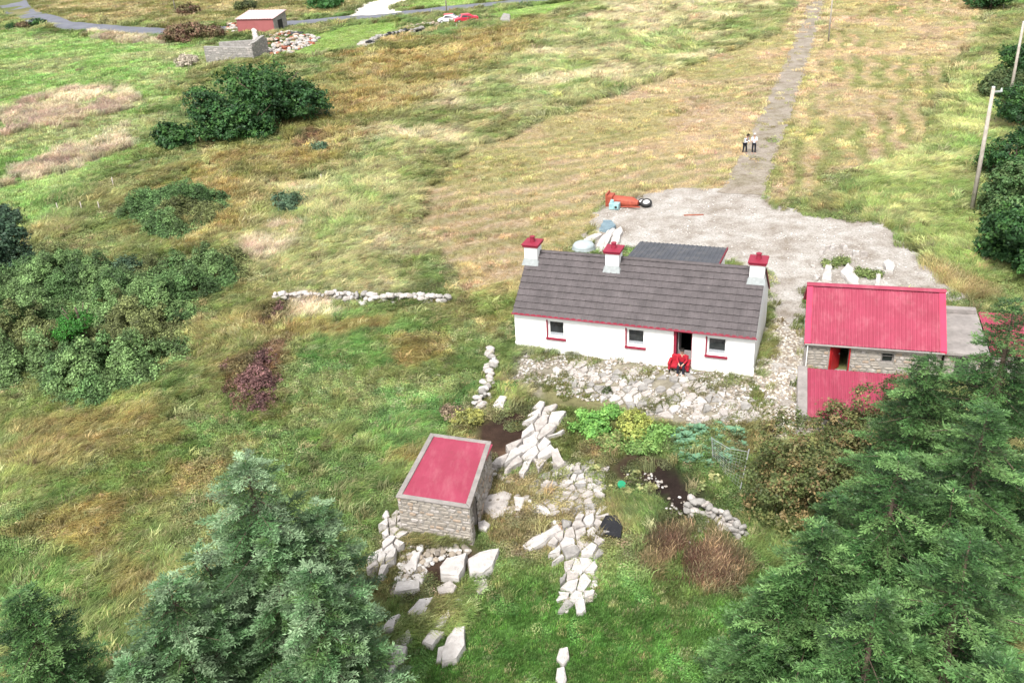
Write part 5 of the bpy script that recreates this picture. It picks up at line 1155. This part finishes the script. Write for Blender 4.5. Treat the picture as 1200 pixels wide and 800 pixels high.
nn += spruce(20, 690, 6.5, 2.6, 'darker spruce in the bottom left corner', 4, SG)
nn += spruce(150, 770, 6.0, 2.4, 'small spruce at the bottom edge between the corner one and the bluish one', 14, SB)
nn += spruce(1192, 345, 10.5, 3.6, 'tallest spruce at the right edge beside the pink-roofed shed', 5, SG)
nn += spruce(1090, 415, 8.0, 3.3, 'spruce in front of the flat concrete roof', 6, SG)
nn += spruce(1160, 470, 10, 3.6, 'spruce at the right edge below the tallest one', 7, SG, leaders=2)
nn += spruce(1055, 530, 9, 3.6, 'spruce in the middle of the right group, beside the hawthorn', 8, SG, leaders=2)
nn += spruce(965, 610, 7.5, 2.9, 'leftmost spruce of the right group, its boughs over the end of the grey wall', 9, SG)
nn += spruce(1030, 690, 9, 3.3, 'spruce at the lower left of the right group over the lawn', 10, SG, leaders=2)
nn += spruce(1140, 620, 10, 3.8, 'spruce in the right group near the lower right edge', 11, SG, leaders=2)
nn += spruce(1180, 770, 9.5, 3.8, 'spruce in the bottom right corner', 12, SG)
nn += spruce(985, 800, 7, 2.3, 'small spruce at the bottom edge beside the lawn', 13, SG)
print('needles', nn)
nn += spruce(918, 668, 6.0, 2.5, 'low spruce at the left fringe of the right group, beside the brown heap', 15, SG, leaders=2)
HW = [S(124, 128, 66, K), S(100, 116, 56, K), S(148, 128, 78, K), S(94, 112, 52, K)]
bush(945, 598, 2.5, 3.8, HW, 'brownish green hawthorn between the garden and the spruces', 'hawthorn', 'tree', 24000, .055, 81, 9, clump=.32)
bush(1012, 545, 2.2, 3.7, HW, 'brownish hawthorn in front of the low pink-roofed shed', 'hawthorn', 'tree', 15000, .055, 82, 8, clump=.3)
bush(1056, 522, 2.1, 3.6, [S(96, 116, 58, K), S(84, 106, 56, K)], 'greener hawthorn right of the low pink-roofed shed', 'hawthorn', 'tree', 12000, .055, 83, 7, clump=.3)
bush(898, 560, .8, 1.3, HW, 'small outer hawthorn shoot beside the wire fence', 'hawthorn', 'tree', 4000, .05, 84, 5, clump=.25)

# ------------------------------------------------------------------ poles
def pole(px, py, h, r0, label, bracket=True, group='utility poles'):
    p = G(px, py); e = empty('utility_pole', p); tag(e, label, 'pole', group)
    mb = MB(); mb.tube([(0, 0, -.4), (0.01, 0, h*.5), (0, 0.0, h)], [r0, r0*.85, r0*.7], 10); mb.build('post', MT['wood'], e, smooth=True)
    if bracket:
        mb = MB(); mb.box(.02, .62, -.05, .05, h-.35, h-.25); cr = mb.build('bracket', MT['galv'], e)
        mb = MB(); mb.tube([(.55, 0, h-.25), (.55, 0, h-.1)], [.05, .035], 8); mb.build('insulator', MT['pvc'], cr)
        mb = MB(); mb.tube([(0, 0, h), (0, 0, h+.05)], [r0*.78, r0*.5], 10); mb.build('cap', MT['galv'], e)
    return e
pole(1138, 250, 8.6, .16, 'nearer grey wooden pole standing in front of the right hedge')
pole(1180, 131, 8.0, .15, 'farther wooden pole at the right edge, half behind the hedge')
pole(970.5, 50, 8.0, .11, 'thin pale pole beside the upper lane', False)
pole(205.5, 12, 8.0, .14, 'pale pole beyond the road near the reddish hedge', False)
pole(523.6, 17, 8.0, .13, 'pale pole beside the road right of the white driveway', False)
def post(px, py, h, label):
    p = G(px, py); mb = MB(); mb.tube([(0, 0, -.2), (.03, 0, h*.8)], [.05, .04], 7); o = mb.build('fence_post', MT['wood'], smooth=True); o.location = p; tag(o, label, 'post', 'old fence posts on the left slope')
for a, b_, lb in [(97, 250, 'left one of two short posts above the gorse patch'), (118, 251, 'right one of two short posts above the gorse patch'), (69, 250, 'leaning post at the edge of the left field'), (377, 214, 'single post on the slope right of the tree clump'),
                  (535, 34, 'white post in front of the wrecked cars'), (1175, 13, 'post by the tree at the top right'), (134, 222, 'short post near the remnant of field wall')]:
    post(a, b_, 1.2, lb)

# ------------------------------------------------------------------ garden fence of wire mesh
p0, p1, p2 = G(866, 578), G(836, 540), G(880, 545)
e = empty('wire_fence', p0); tag(e, 'sagging wire mesh fence with pale metal posts at the right of the garden', 'fence')
q1 = p1-p0; tp = Vector((.5, 1.0, 1.5))
mb = MB(); mb.tube([(0, 0, -.1), (.45, .55, 1.75)], .024, 7); mb.build('post', MT['galv'], e)
mb = MB(); mb.tube([(q1[0], q1[1], -.1), (q1[0]-.1, q1[1]+.1, 1.15)], .018, 7); mb.build('post', MT['galv'], e)
mb = MB(); A0 = Vector((0.05, .08, .25)); A1 = Vector((.42, .5, 1.65)); B0 = Vector((q1[0], q1[1], .1)); B1 = Vector((q1[0]-.1, q1[1]+.1, 1.1))
for i in range(12):
    t = i/11; a = A0.lerp(A1, t); b_ = B0.lerp(B1, t); mid = a.lerp(b_, .5)-Vector((0, 0, .18)); mb.tube([a, mid, b_], .0035, 4, False)
    a = A0.lerp(B0, t); b_ = A1.lerp(B1, t); a.z -= .3*t*(1-t)*2; b_.z -= .36*t*(1-t)*2; mb.tube([a, b_], .0035, 4, False)
mb.build('mesh_panel', MT['galv'], e)
mb = MB(); mb.tube([A1, A1.lerp(B1, .5)-Vector((0, 0, .18)), B1], .012, 6); mb.build('top_rail', MT['galv'], e)
mb = MB(); mb.tube([(0, 0, 0), (0, 0, .3)], [.14, .17], 14, True); mb.tube([(0, 0, .3), (0, 0, .31)], [.185, .185], 14)
bk = mb.build('bucket', MT['greenplastic'], smooth=False); bk.location = G(726, 571); bk.rotation_euler = (.5, .3, 0); tag(bk, 'green plastic bucket lying in the garden by the rubble patch', 'bucket')

# ------------------------------------------------------------------ overturned machine, tank, tarp behind the cottage
pm = G(716, 243); e = empty('cement_mixer', pm, math.radians(-22)); tag(e, 'orange-red cement mixer tipped on its side at the yard edge with a pale teal engine', 'cement mixer')
mb = MB(); mb.tube([(.1, .55, .35), (1.6, .35, .35)], [.42, .42], 14, False); mb.tube([(1.55, .36, .35), (2.0, .3, .34)], [.42, .2], 14); mb.build('drum', MT['machine'], e)
mb = MB(); mb.box(-.35, .1, .0, .9, .02, .85); mb.box(-.42, -.30, -.05, .98, .0, 1.0); mb.build('housing', MT['machine'], e, bevel=.03)
mb = MB(); mb.tube([(.2, -.02, .1), (1.3, -.05, .12), (2.25, -.25, .25)], .05, 6); mb.tube([(.2, .95, .12), (2.1, .9, .2)], .05, 6); mb.tube([(1.2, -.05, .1), (1.3, .92, .14)], .05, 6); mb.build('frame', MT['machine'], e)
mb = MB(); mb.box(.0, .75, -.62, -.08, .05, .5); mb.tube([(.15, -.35, .5), (.2, -.35, .72)], [.16, .12], 10); mb.tube([(.55, -.55, .28), (.55, -.72, .28)], .19, 14); eng = mb.build('engine', MT['teal'], e, bevel=.02)
mb = MB(); mb.tube([(.55, -.722, .28), (.55, -.74, .28)], .10, 12); mb.build('pulley', MT['tyre'], eng)
def wheel(x, y, z, r_, w, parent, rx=0):
    mb = MB(); n = 22; vs = []; prof = [(r_*.62, -w/2), (r_*.92, -w/2), (r_, -w*.25), (r_, w*.25), (r_*.92, w/2), (r_*.62, w/2)]
    for i in range(n):
        a = 6.283*i/n
        for (q, zz) in prof: vs.append((q*math.cos(a), q*math.sin(a), zz))
    m_ = len(prof); fs = [(i*m_+k, ((i+1) % n)*m_+k, ((i+1) % n)*m_+(k+1) % m_, i*m_+(k+1) % m_) for i in range(n) for k in range(m_)]
    mb.add(vs, fs); o = mb.build('wheel', MT['tyre'], parent, True, loc=(x, y, z)); o.rotation_euler = (rx, 0, 0)
    mb = MB(); mb.tube([(0, 0, -w*.3), (0, 0, w*.42)], [r_*.6, r_*.6], 20); mb.tube([(0, 0, w*.42), (0, 0, w*.5)], [r_*.2, r_*.15], 12); mb.build('rim', MT['rim'], o); return o
wheel(2.55, .55, .32, .42, .24, e, .35)
wheel(2.15, .95, .22, .38, .22, e, .2)
mb = MB(); V = []; n = 24
pt = G(684, 296); prof = [(.0, .78), (.35, .76), (.62, .66), (.74, .5), (.70, .44), (.80, .36), (.76, .3), (.84, .2), (.82, .0)]
vs = [(q*math.cos(6.283*i/n), q*math.sin(6.283*i/n), z) for q, z in prof[1:] for i in range(n)]+[(0, 0, .78)]
fs = [(k*n+i, (k+1)*n+i, (k+1)*n+(i+1) % n, k*n+(i+1) % n) for k in range(len(prof)-2) for i in range(n)]+[(i, (i+1) % n, len(vs)-1) for i in range(n)]
mb.add(vs, fs); o = mb.build('ribbed_tank', MT['wrap'], None, True); o.location = pt; tag(o, 'round pale ribbed tank behind the left half of the cottage roof', 'tank')
o = rock_slab('tarpaulin', W([(702, 272), (707, 262), (716, 262), (722, 268), (714, 274)]), .3, MT['tarp'], r=random.Random(2)); tag(o, 'crumpled blue-grey tarpaulin at the head of the white slabs', 'tarpaulin')
mb = MB(); mb.box(-.1, 1.3, -.08, .08, 0.02, .08); o = mb.build('plank', MT['rust']); o.location = G(803, 253); o.rotation_euler = (0, 0, -.1); tag(o, 'thin rusty plank lying on the pale yard', 'plank')

# ------------------------------------------------------------------ across the field: ruins, red shed, wrecked cars
A0, A1_ = U(242, 73)[:2], U(298, 72)[:2]; n_ = (A1_-A0)/np.linalg.norm(A1_-A0); ang = math.atan2(n_[1], n_[0]); LL = np.linalg.norm(A1_-A0)
e = empty('ruined_cottage', (*A0, 0), ang); tag(e, 'low roofless grey stone ruin beside the reddish thorn bush', 'ruin')
mb = MB(); mb.prism([(0, 0), (LL, 0), (LL, .6), (0, .6)], -1, [2.2, 1.9, 1.9, 2.2]); mb.prism([(0, 4.4), (LL, 4.4), (LL, 5), (0, 5)], -1, [2.0, 2.3, 2.3, 2.0]); mb.prism([(0, .605), (.6, .605), (.6, 4.395), (0, 4.395)], -1, [1.9, 1.9, 1.3, 1.3]); mb.prism([(LL-.6, .605), (LL, .605), (LL, 4.395), (LL-.6, 4.395)], -1, [2.4, 2.4, 2.9, 2.9]); w_ = mb.build('wall', MT['slabg'], e)
mb = MB(); stone_face(mb, (0, 0), (LL, 0), 2.0, (0, -1), sz=.45, seed=3); stone_face(mb, (LL, 0), (LL, 5), 2.5, (1, 0), sz=.45, seed=5); mb.build('stonework', [MT['slabg'], MT['slabg'], MT['slab']], w_)
MB().prism([(.61, .61), (LL-.61, .61), (LL-.61, 4.39), (.61, 4.39)], -.3, [.5, .9, 1.3, .8]).build('fallen_rubble', MT['slabg'], e)
B0_, B1_ = U(280, 41)[:2], U(326, 39)[:2]; n_ = (B1_-B0_)/np.linalg.norm(B1_-B0_); ang = math.atan2(n_[1], n_[0])-.18; LL = np.linalg.norm(B1_-B0_)
e = empty('red_shed', (*B0_, 0), ang); tag(e, 'faded red metal shed with a pale pinkish roof behind the rubble heap', 'shed')
mb = MB(); mb.prism([(0, 0), (LL, 0), (LL, 4.5), (0, 4.5)], -1, [2.5, 2.5, 3.2, 3.2]); mb.build('wall', MT['redshed'], e)
MB().prism([(LL+.005, .05), (LL+.05, .05), (LL+.05, 4.45), (LL+.005, 4.45)], 0, [2.45, 2.45, 3.15, 3.15]).build('end_wall', MT['slabg'], e)
MB().prism([(LL+.055, 1.4), (LL+.09, 1.4), (LL+.09, 2.9), (LL+.055, 2.9)], 0, 2.1).build('door', MT['dark'], e)
sheet_roof('roof', (-.2, -.2, 2.55), (LL+.2, -.2, 2.55), (-.2, 4.7, 3.32), MT['palepink'], .5, .05, .05, e)
r = random.Random(9); pts = []; sz = []
pl = W([(298, 68), (300, 50), (318, 41), (345, 39), (374, 43), (366, 54), (338, 65), (310, 70)])
for _k in range(1500):
    px, py = r.uniform(282, 376), r.uniform(36, 72); q = U(px, py)[:2]
    if len(pts) < 480 and inside(q, pl):
        d = sdist(np.array([q[0]]), np.array([q[1]]), pl)[0]; s = r.uniform(.35, 1.0); pts.append((q[0], q[1], gz(*q)+min(d, 3)*.28*r.uniform(0, 1)+.1)); sz.append(s)
stone_pile('rubble_heap', pts, sz, [MT['slab'], MT['slabw'], MT['stone2'], MT['slabg'], MT['rust']], 'large heap of rubble and debris in front of the red metal shed', 'rubble', 9)
pts = []; sz = []
for k in range(70): px, py = r.uniform(266, 284), r.uniform(30, 40); q = U(px, py)[:2]; pts.append((*q, gz(*q)+r.uniform(.1, .5))); sz.append(r.uniform(.4, .9))
stone_pile('rubble_heap', pts, sz, [MT['slab'], MT['stone2'], MT['rust']], 'small pile of reddish rubble at the left end of the red shed', 'rubble', 10)
mb = MB(); mb.prism([(-1.3, -.7), (1.1, -.8), (1.4, .6), (-1, .8)], 0, [.7, .5, .8, .9]); o = mb.build('scrap_sheet', MT['blackr'], bevel=.1); o.location = G(346, 43); tag(o, 'dark blue-black scrap heap lying on the rubble right of the red shed', 'scrap')
dry_wall([(297, 66), (302, 56), (300, 48)], 1.0, 2.4, 'broken standing gable stub at the right end of the roofless ruin', 77, .7, ('slab', 'slabw'))
mb = MB(); mb.tube([(0, -1.2, .7), (0, 1.2, .7)], [.7, .7], 16); o = mb.build('fuel_tank', MT['greenplastic'], smooth=False); o.location = G(396, 6); tag(o, 'green oil tank beside the driveway at the top edge', 'tank')
def car(px, py, rz, paint, label, L=4.1, wd=1.65):
    e = empty('wrecked_car', G(px, py), rz); tag(e, label, 'car', 'wrecked cars by the road')
    prof = [(0, .35), (.05, .75), (.9, .92), (1.35, 1.38), (2.7, 1.42), (3.4, .98), (4.05, .9), (4.1, .35)]; prof = [(x*L/4.1, z) for x, z in prof]
    mb = MB(); n = len(prof); vs = []
    for s in (-1, 1):
        for (x, z) in prof: w = wd/2*(1 if z < 1 else .82); vs.append((x-L/2, s*w, z))
    mb.add(vs, [tuple(range(n))[::-1] if False else tuple(range(n)), tuple(range(2*n-1, n-1, -1))]+[(i, n+i, n+(i+1) % n, (i+1) % n) for i in range(n)]); mb.build('body', paint, e, bevel=.06)
    for nm, a, b_ in (('windscreen', 2, 3), ('rear_window', 5, 4)):
        (xa, za), (xb, zb) = prof[a], prof[b_]; s = -1 if nm == 'windscreen' else 1; f = lambda t, w: (xa+(xb-xa)*t-L/2+s*.02, w, za+(zb-za)*t+.02)
        MB().add([f(.12, -.62), f(.12, .62), f(.9, .56), f(.9, -.56)], [(0, 1, 2, 3)]).build(nm, MT['glass'], e)
    for s in (-1, 1):
        y_ = s*(wd/2*.9+.02); MB().add([(prof[2][0]+.25-L/2, s*(wd/2+.012), .94), (prof[5][0]-.2-L/2, s*(wd/2+.012), .96), (prof[4][0]-.05-L/2, s*(wd/2*.83+.012), 1.34), (prof[3][0]+.05-L/2, s*(wd/2*.83+.012), 1.32)], [(0, 1, 2, 3)]).build('side_window', MT['glass'], e)
        for x in (.75, 3.3): w = wheel(x*L/4.1-L/2, s*(wd/2-.08), .32, .32, .2, e, math.pi/2)
    for s in (-1, 1): MB().box(-L/2-.03, -L/2+.03, s*.6-.13, s*.6+.13, .55, .7).build('headlight', MT['pvc'], e)
car(546, 27, .25, MT['carred'], 'red old car on the right of the two wrecks by the road')
car(527, 27, -.1, MT['carwhite'], 'pale old car with a red roof edge on the left of the two wrecks', 3.8)
c0 = [o for o in bpy.data.objects if o.name.startswith('wrecked_car')][-1]
MB().box(-.9, .6, -.62, .62, 1.44, 1.47).build('roof_panel', MT['carred'], c0)
dry_wall([(478, 34), (495, 31), (515, 29)], 2.0, .5, 'low pinkish stone bank left of the wrecked cars', 78, .6, ('slab', 'stone2'))

# ------------------------------------------------------------------ people
def skin_body(name, joints, edges, m, parent=None, sub=2):
    """joints: name -> (x, y, z, radius or (rx, ry)); grown with a skin modifier"""
    ks = list(joints); me = bpy.data.meshes.new(name); me.from_pydata([joints[k][:3] for k in ks], [(ks.index(a), ks.index(b)) for a, b in edges], [])
    o = link_mesh(name, me, parent); sk = o.modifiers.new('skin', 'SKIN'); 
    if not me.skin_vertices: me.attributes  # layer made by the modifier
    bmx = bmesh.new(); bmx.from_mesh(me); lay = bmx.verts.layers.skin.verify(); bmx.verts.ensure_lookup_table()
    for i, k in enumerate(ks):
        rr = joints[k][3]; rr = rr if isinstance(rr, tuple) else (rr, rr); bmx.verts[i][lay].radius = rr; bmx.verts[i][lay].use_root = (i == 0)
    bmx.to_mesh(me); bmx.free(); sk.use_smooth_shade = True
    s = o.modifiers.new('sub', 'SUBSURF'); s.levels = sub; s.render_levels = sub; me.materials.append(m); return o
def person(loc, rz, J, label, shirt, trousers, hair, sleeve=1.0, hair_scale=1.0, group=None):
    """J gives the pose: joint positions in metres in the figure's own frame (faces -y)"""
    e = empty('person', loc, rz); tag(e, label, 'person', group)
    V = {k: Vector(v) for k, v in J.items()}
    nj = {'pelvis': (*V['pelvis'], (.13, .10)), 'waist': (*V['waist'], (.12, .09)), 'chest': (*V['chest'], (.15, .10)), 'neck': (*V['neck'], .05), 'chin': (*(V['neck'].lerp(V['head'], .45)), .062),
          'head': (*V['head'], (.082, .098)), 'crown': (*(V['head']+(V['head']-V['neck']).normalized()*.075), (.066, .08))}
    ed = [('pelvis', 'waist'), ('waist', 'chest'), ('chest', 'neck'), ('neck', 'chin'), ('chin', 'head'), ('head', 'crown')]
    f = (V['nose']-V['head']).normalized() if 'nose' in V else Vector((0, -1, 0))
    for s in ('l', 'r'):
        nj[s+'sh'] = (*V[s+'sh'], .058); nj[s+'el'] = (*V[s+'el'], .040); nj[s+'wr'] = (*V[s+'wr'], .026); d = (V[s+'wr']-V[s+'el']).normalized(); pm_ = V[s+'wr']+d*.075; nj[s+'palm'] = (*pm_, (.034, .02))
        ed += [('chest', s+'sh'), (s+'sh', s+'el'), (s+'el', s+'wr'), (s+'wr', s+'palm')]
        sidev = d.cross(Vector((0, 0, 1))); sidev = sidev.normalized() if sidev.length > .1 else Vector((1, 0, 0)); cv = d.cross(sidev).normalized()
        for k in range(4):
            b0 = pm_+sidev*(k-1.5)*.018+d*.02; L = (.062, .07, .066, .052)[k]; nj[s+'f%d' % k] = (*(b0+d*L*.55), .0085); nj[s+'g%d' % k] = (*(b0+d*L+cv*.02), .007); ed += [(s+'palm', s+'f%d' % k), (s+'f%d' % k, s+'g%d' % k)]
        nj[s+'t'] = (*(V[s+'wr']+d*.05+sidev*.045), .010); nj[s+'u'] = (*(V[s+'wr']+d*.085+sidev*.055), .008); ed += [(s+'wr', s+'t'), (s+'t', s+'u')]
        nj[s+'hip'] = (*V[s+'hip'], .085); nj[s+'kn'] = (*V[s+'kn'], .056); nj[s+'an'] = (*V[s+'an'], .036); nj[s+'toe'] = (*V[s+'toe'], .032)
        ed += [('pelvis', s+'hip'), (s+'hip', s+'kn'), (s+'kn', s+'an'), (s+'an', s+'toe')]
    body = skin_body('body', nj, ed, MT['skin'], e)
    # face
    up = (V['head']-V['neck']).normalized(); rgt = up.cross(f).normalized()
    mb = MB(); hd = V['head']
    c = hd+f*.098-up*.015; mb.add([c+rgt*.014-up*.02, c-rgt*.014-up*.02, c+up*.03, c+f*.026-up*.016], [(0, 3, 1), (0, 2, 3), (1, 3, 2)]); mb.build('nose', MT['skin'], e)
    for s in (-1, 1):
        c = hd+f*.088+rgt*s*.032+up*.012; q = MB(); q.tube([c-f*.006, c+f*.006], [.013, .008], 8); q.build('eye', MT['hairdark'], e)
        c = hd+rgt*s*.083; q = MB(); q.tube([c-up*.025, c, c+up*.025], [.008, .018, .008], 6); q.build('ear', MT['skin'], e)
    c = hd+f*.088-up*.052; q = MB(); q.tube([c-rgt*.022, c+f*.004, c+rgt*.022], [.003, .007, .003], 6); q.build('mouth', MT['red'], e)
    hj = {'a': (*(hd+up*.055-f*.02), (.092, .10)), 'b': (*(hd+up*.09-f*.01), (.066, .075)), 'c': (*(hd-f*.055), (.075*hair_scale, .07)), 'd': (*(hd-f*.06-up*.07*hair_scale), (.055*hair_scale, .045))}
    skin_body('hair', hj, [('a', 'b'), ('a', 'c'), ('c', 'd')], hair, e)
    sj = {k: nj[k] for k in ('waist', 'pelvis', 'chest')}; g = lambda rr, a: tuple(v+a for v in rr) if isinstance(rr, tuple) else rr+a
    sj = {'waist': (*V['waist'], (.145, .115)), 'hem': (*V['pelvis'], (.155, .125)), 'chest': (*V['chest'], (.17, .12)), 'col': (*V['chest'].lerp(V['neck'], .7), (.085, .07))}; es = [('waist', 'hem'), ('waist', 'chest'), ('chest', 'col')]
    for s in ('l', 'r'):
        sj[s+'sh'] = (*V[s+'sh'], .075); sj[s+'el'] = (*V[s+'el'], .056); es += [('chest', s+'sh'), (s+'sh', s+'el')]
        if sleeve > 1: sj[s+'cu'] = (*V[s+'el'].lerp(V[s+'wr'], .92), .042); es += [(s+'el', s+'cu')]
    skin_body('shirt', sj, es, shirt, e)
    tj = {'pelvis': (*(V['pelvis']+Vector((0, 0, -.03))), (.15, .12))}; et = []
    for s in ('l', 'r'):
        tj[s+'hip'] = (*V[s+'hip'], .10); tj[s+'kn'] = (*V[s+'kn'], .074); tj[s+'an'] = (*V[s+'an'].lerp(V[s+'kn'], .08), .058); et += [('pelvis', s+'hip'), (s+'hip', s+'kn'), (s+'kn', s+'an')]
        d = V[s+'toe']-V[s+'an']; skin_body('shoe', {'a': (*(V[s+'an']+Vector((0, 0, -.03))), .046), 'b': (*V[s+'toe'], (.045, .034))}, [('a', 'b')], MT['shoe'], e)
    skin_body('trousers', tj, et, trousers, e)
    return e
def stand(bend=0, step=.0, arms='down', look=-.1):
    b = math.sin(bend); c = math.cos(bend); f = lambda y, z: (0, -(z-.95)*b+y, .95+(z-.95)*c)
    J = {'pelvis': (0, 0, .95), 'waist': (0, f(0, 1.12)[1], f(0, 1.12)[2]), 'chest': (0, f(0, 1.35)[1], f(0, 1.35)[2]), 'neck': (0, f(-.01, 1.50)[1], f(0, 1.50)[2]), 'head': (0, f(-.04, 1.645)[1], f(0, 1.645)[2])}
    J['nose'] = (0, J['head'][1]-.1, J['head'][2]-.06+look*.3)
    for s, k in (('l', -1), ('r', 1)):
        J[s+'sh'] = (k*.185, f(0, 1.42)[1], f(0, 1.42)[2]); J[s+'hip'] = (k*.09, 0, .90); J[s+'kn'] = (k*.11, -.03-step*k, .50); J[s+'an'] = (k*.12, .02-step*k*1.4, .085); J[s+'toe'] = (k*.135, -.13-step*k*1.4, .04)
        x, y, z = J[s+'sh']
        if arms == 'down': J[s+'el'] = (x+k*.05, y+.02, z-.29); J[s+'wr'] = (x+k*.06, y-.06, z-.53)
        else: J[s+'el'] = (x+k*.06, y-.05, z-.27); J[s+'wr'] = (x-k*.06, y-.24, z-.28)
    return J
pa = G(872.3, 180.5); pb = G(883, 180.5)
person(pa, math.radians(38), stand(.34, .07, 'held'), 'person in a navy and white striped top and dark trousers, leaning on the lane', MT['stripe'], MT['navy'], MT['hairdark'], 2, 1.05)
person(pb, math.radians(-12), stand(.06, .02, 'held'), 'grey-haired person in a pale blue shirt and dark trousers, standing upright on the lane', MT['paleshirt'], MT['navy'], MT['hairwhite'], 1, .8)
# red seat by the door and the person on it
bx, by = 7.72, -.36; wp = lambda s, t: CO+cn*s+cm_*t
e = empty('red_bench', (*wp(8.84, -.42), 0.03), -CA); tag(e, 'red upholstered two-seat bench standing outside the open cottage door', 'bench')
mb = MB(); mb.box(-.40, .40, -.27, .27, .26, .44); mb.build('seat', MT['redcloth'], e, bevel=.05)
mb = MB(); mb.box(-.42, .42, .2, .34, .3, .80); mb.build('backrest', MT['redcloth'], e, bevel=.06)
for s in (-1, 1):
    mb = MB(); mb.tube([(s*.46, -.3, .50), (s*.46, .3, .52)], [.08, .08], 12); mb.box(s*.46-.06, s*.46+.06, -.27, .3, .16, .52); mb.build('armrest', MT['redcloth'], e, bevel=.03)
    for q in (-1, 1): MB().box(s*.44-.03, s*.44+.03, q*.22-.03, q*.22+.03, 0, .255).build('leg', MT['shoe'], e)
J = {'pelvis': (0, 0, .52), 'waist': (0, .01, .68), 'chest': (0, -.03, .90), 'neck': (0, -.07, 1.05), 'head': (0, -.11, 1.19), 'nose': (0, -.21, 1.14)}
for s, k in (('l', -1), ('r', 1)):
    J[s+'sh'] = (k*.185, -.04, .97); J[s+'el'] = (k*.24, -.12, .72); J[s+'wr'] = (k*.11, -.34, .62); J[s+'hip'] = (k*.09, -.05, .50); J[s+'kn'] = (k*.13, -.44, .48); J[s+'an'] = (k*.14, -.50, .09); J[s+'toe'] = (k*.15, -.64, .04)
q = wp(9.0, -.46)
person((*q, .03), -CA, J, 'dark-haired person in a red jacket and black trousers sitting on the red bench', MT['redcloth'], MT['navy'], MT['hairdark'], 2, 1.15)
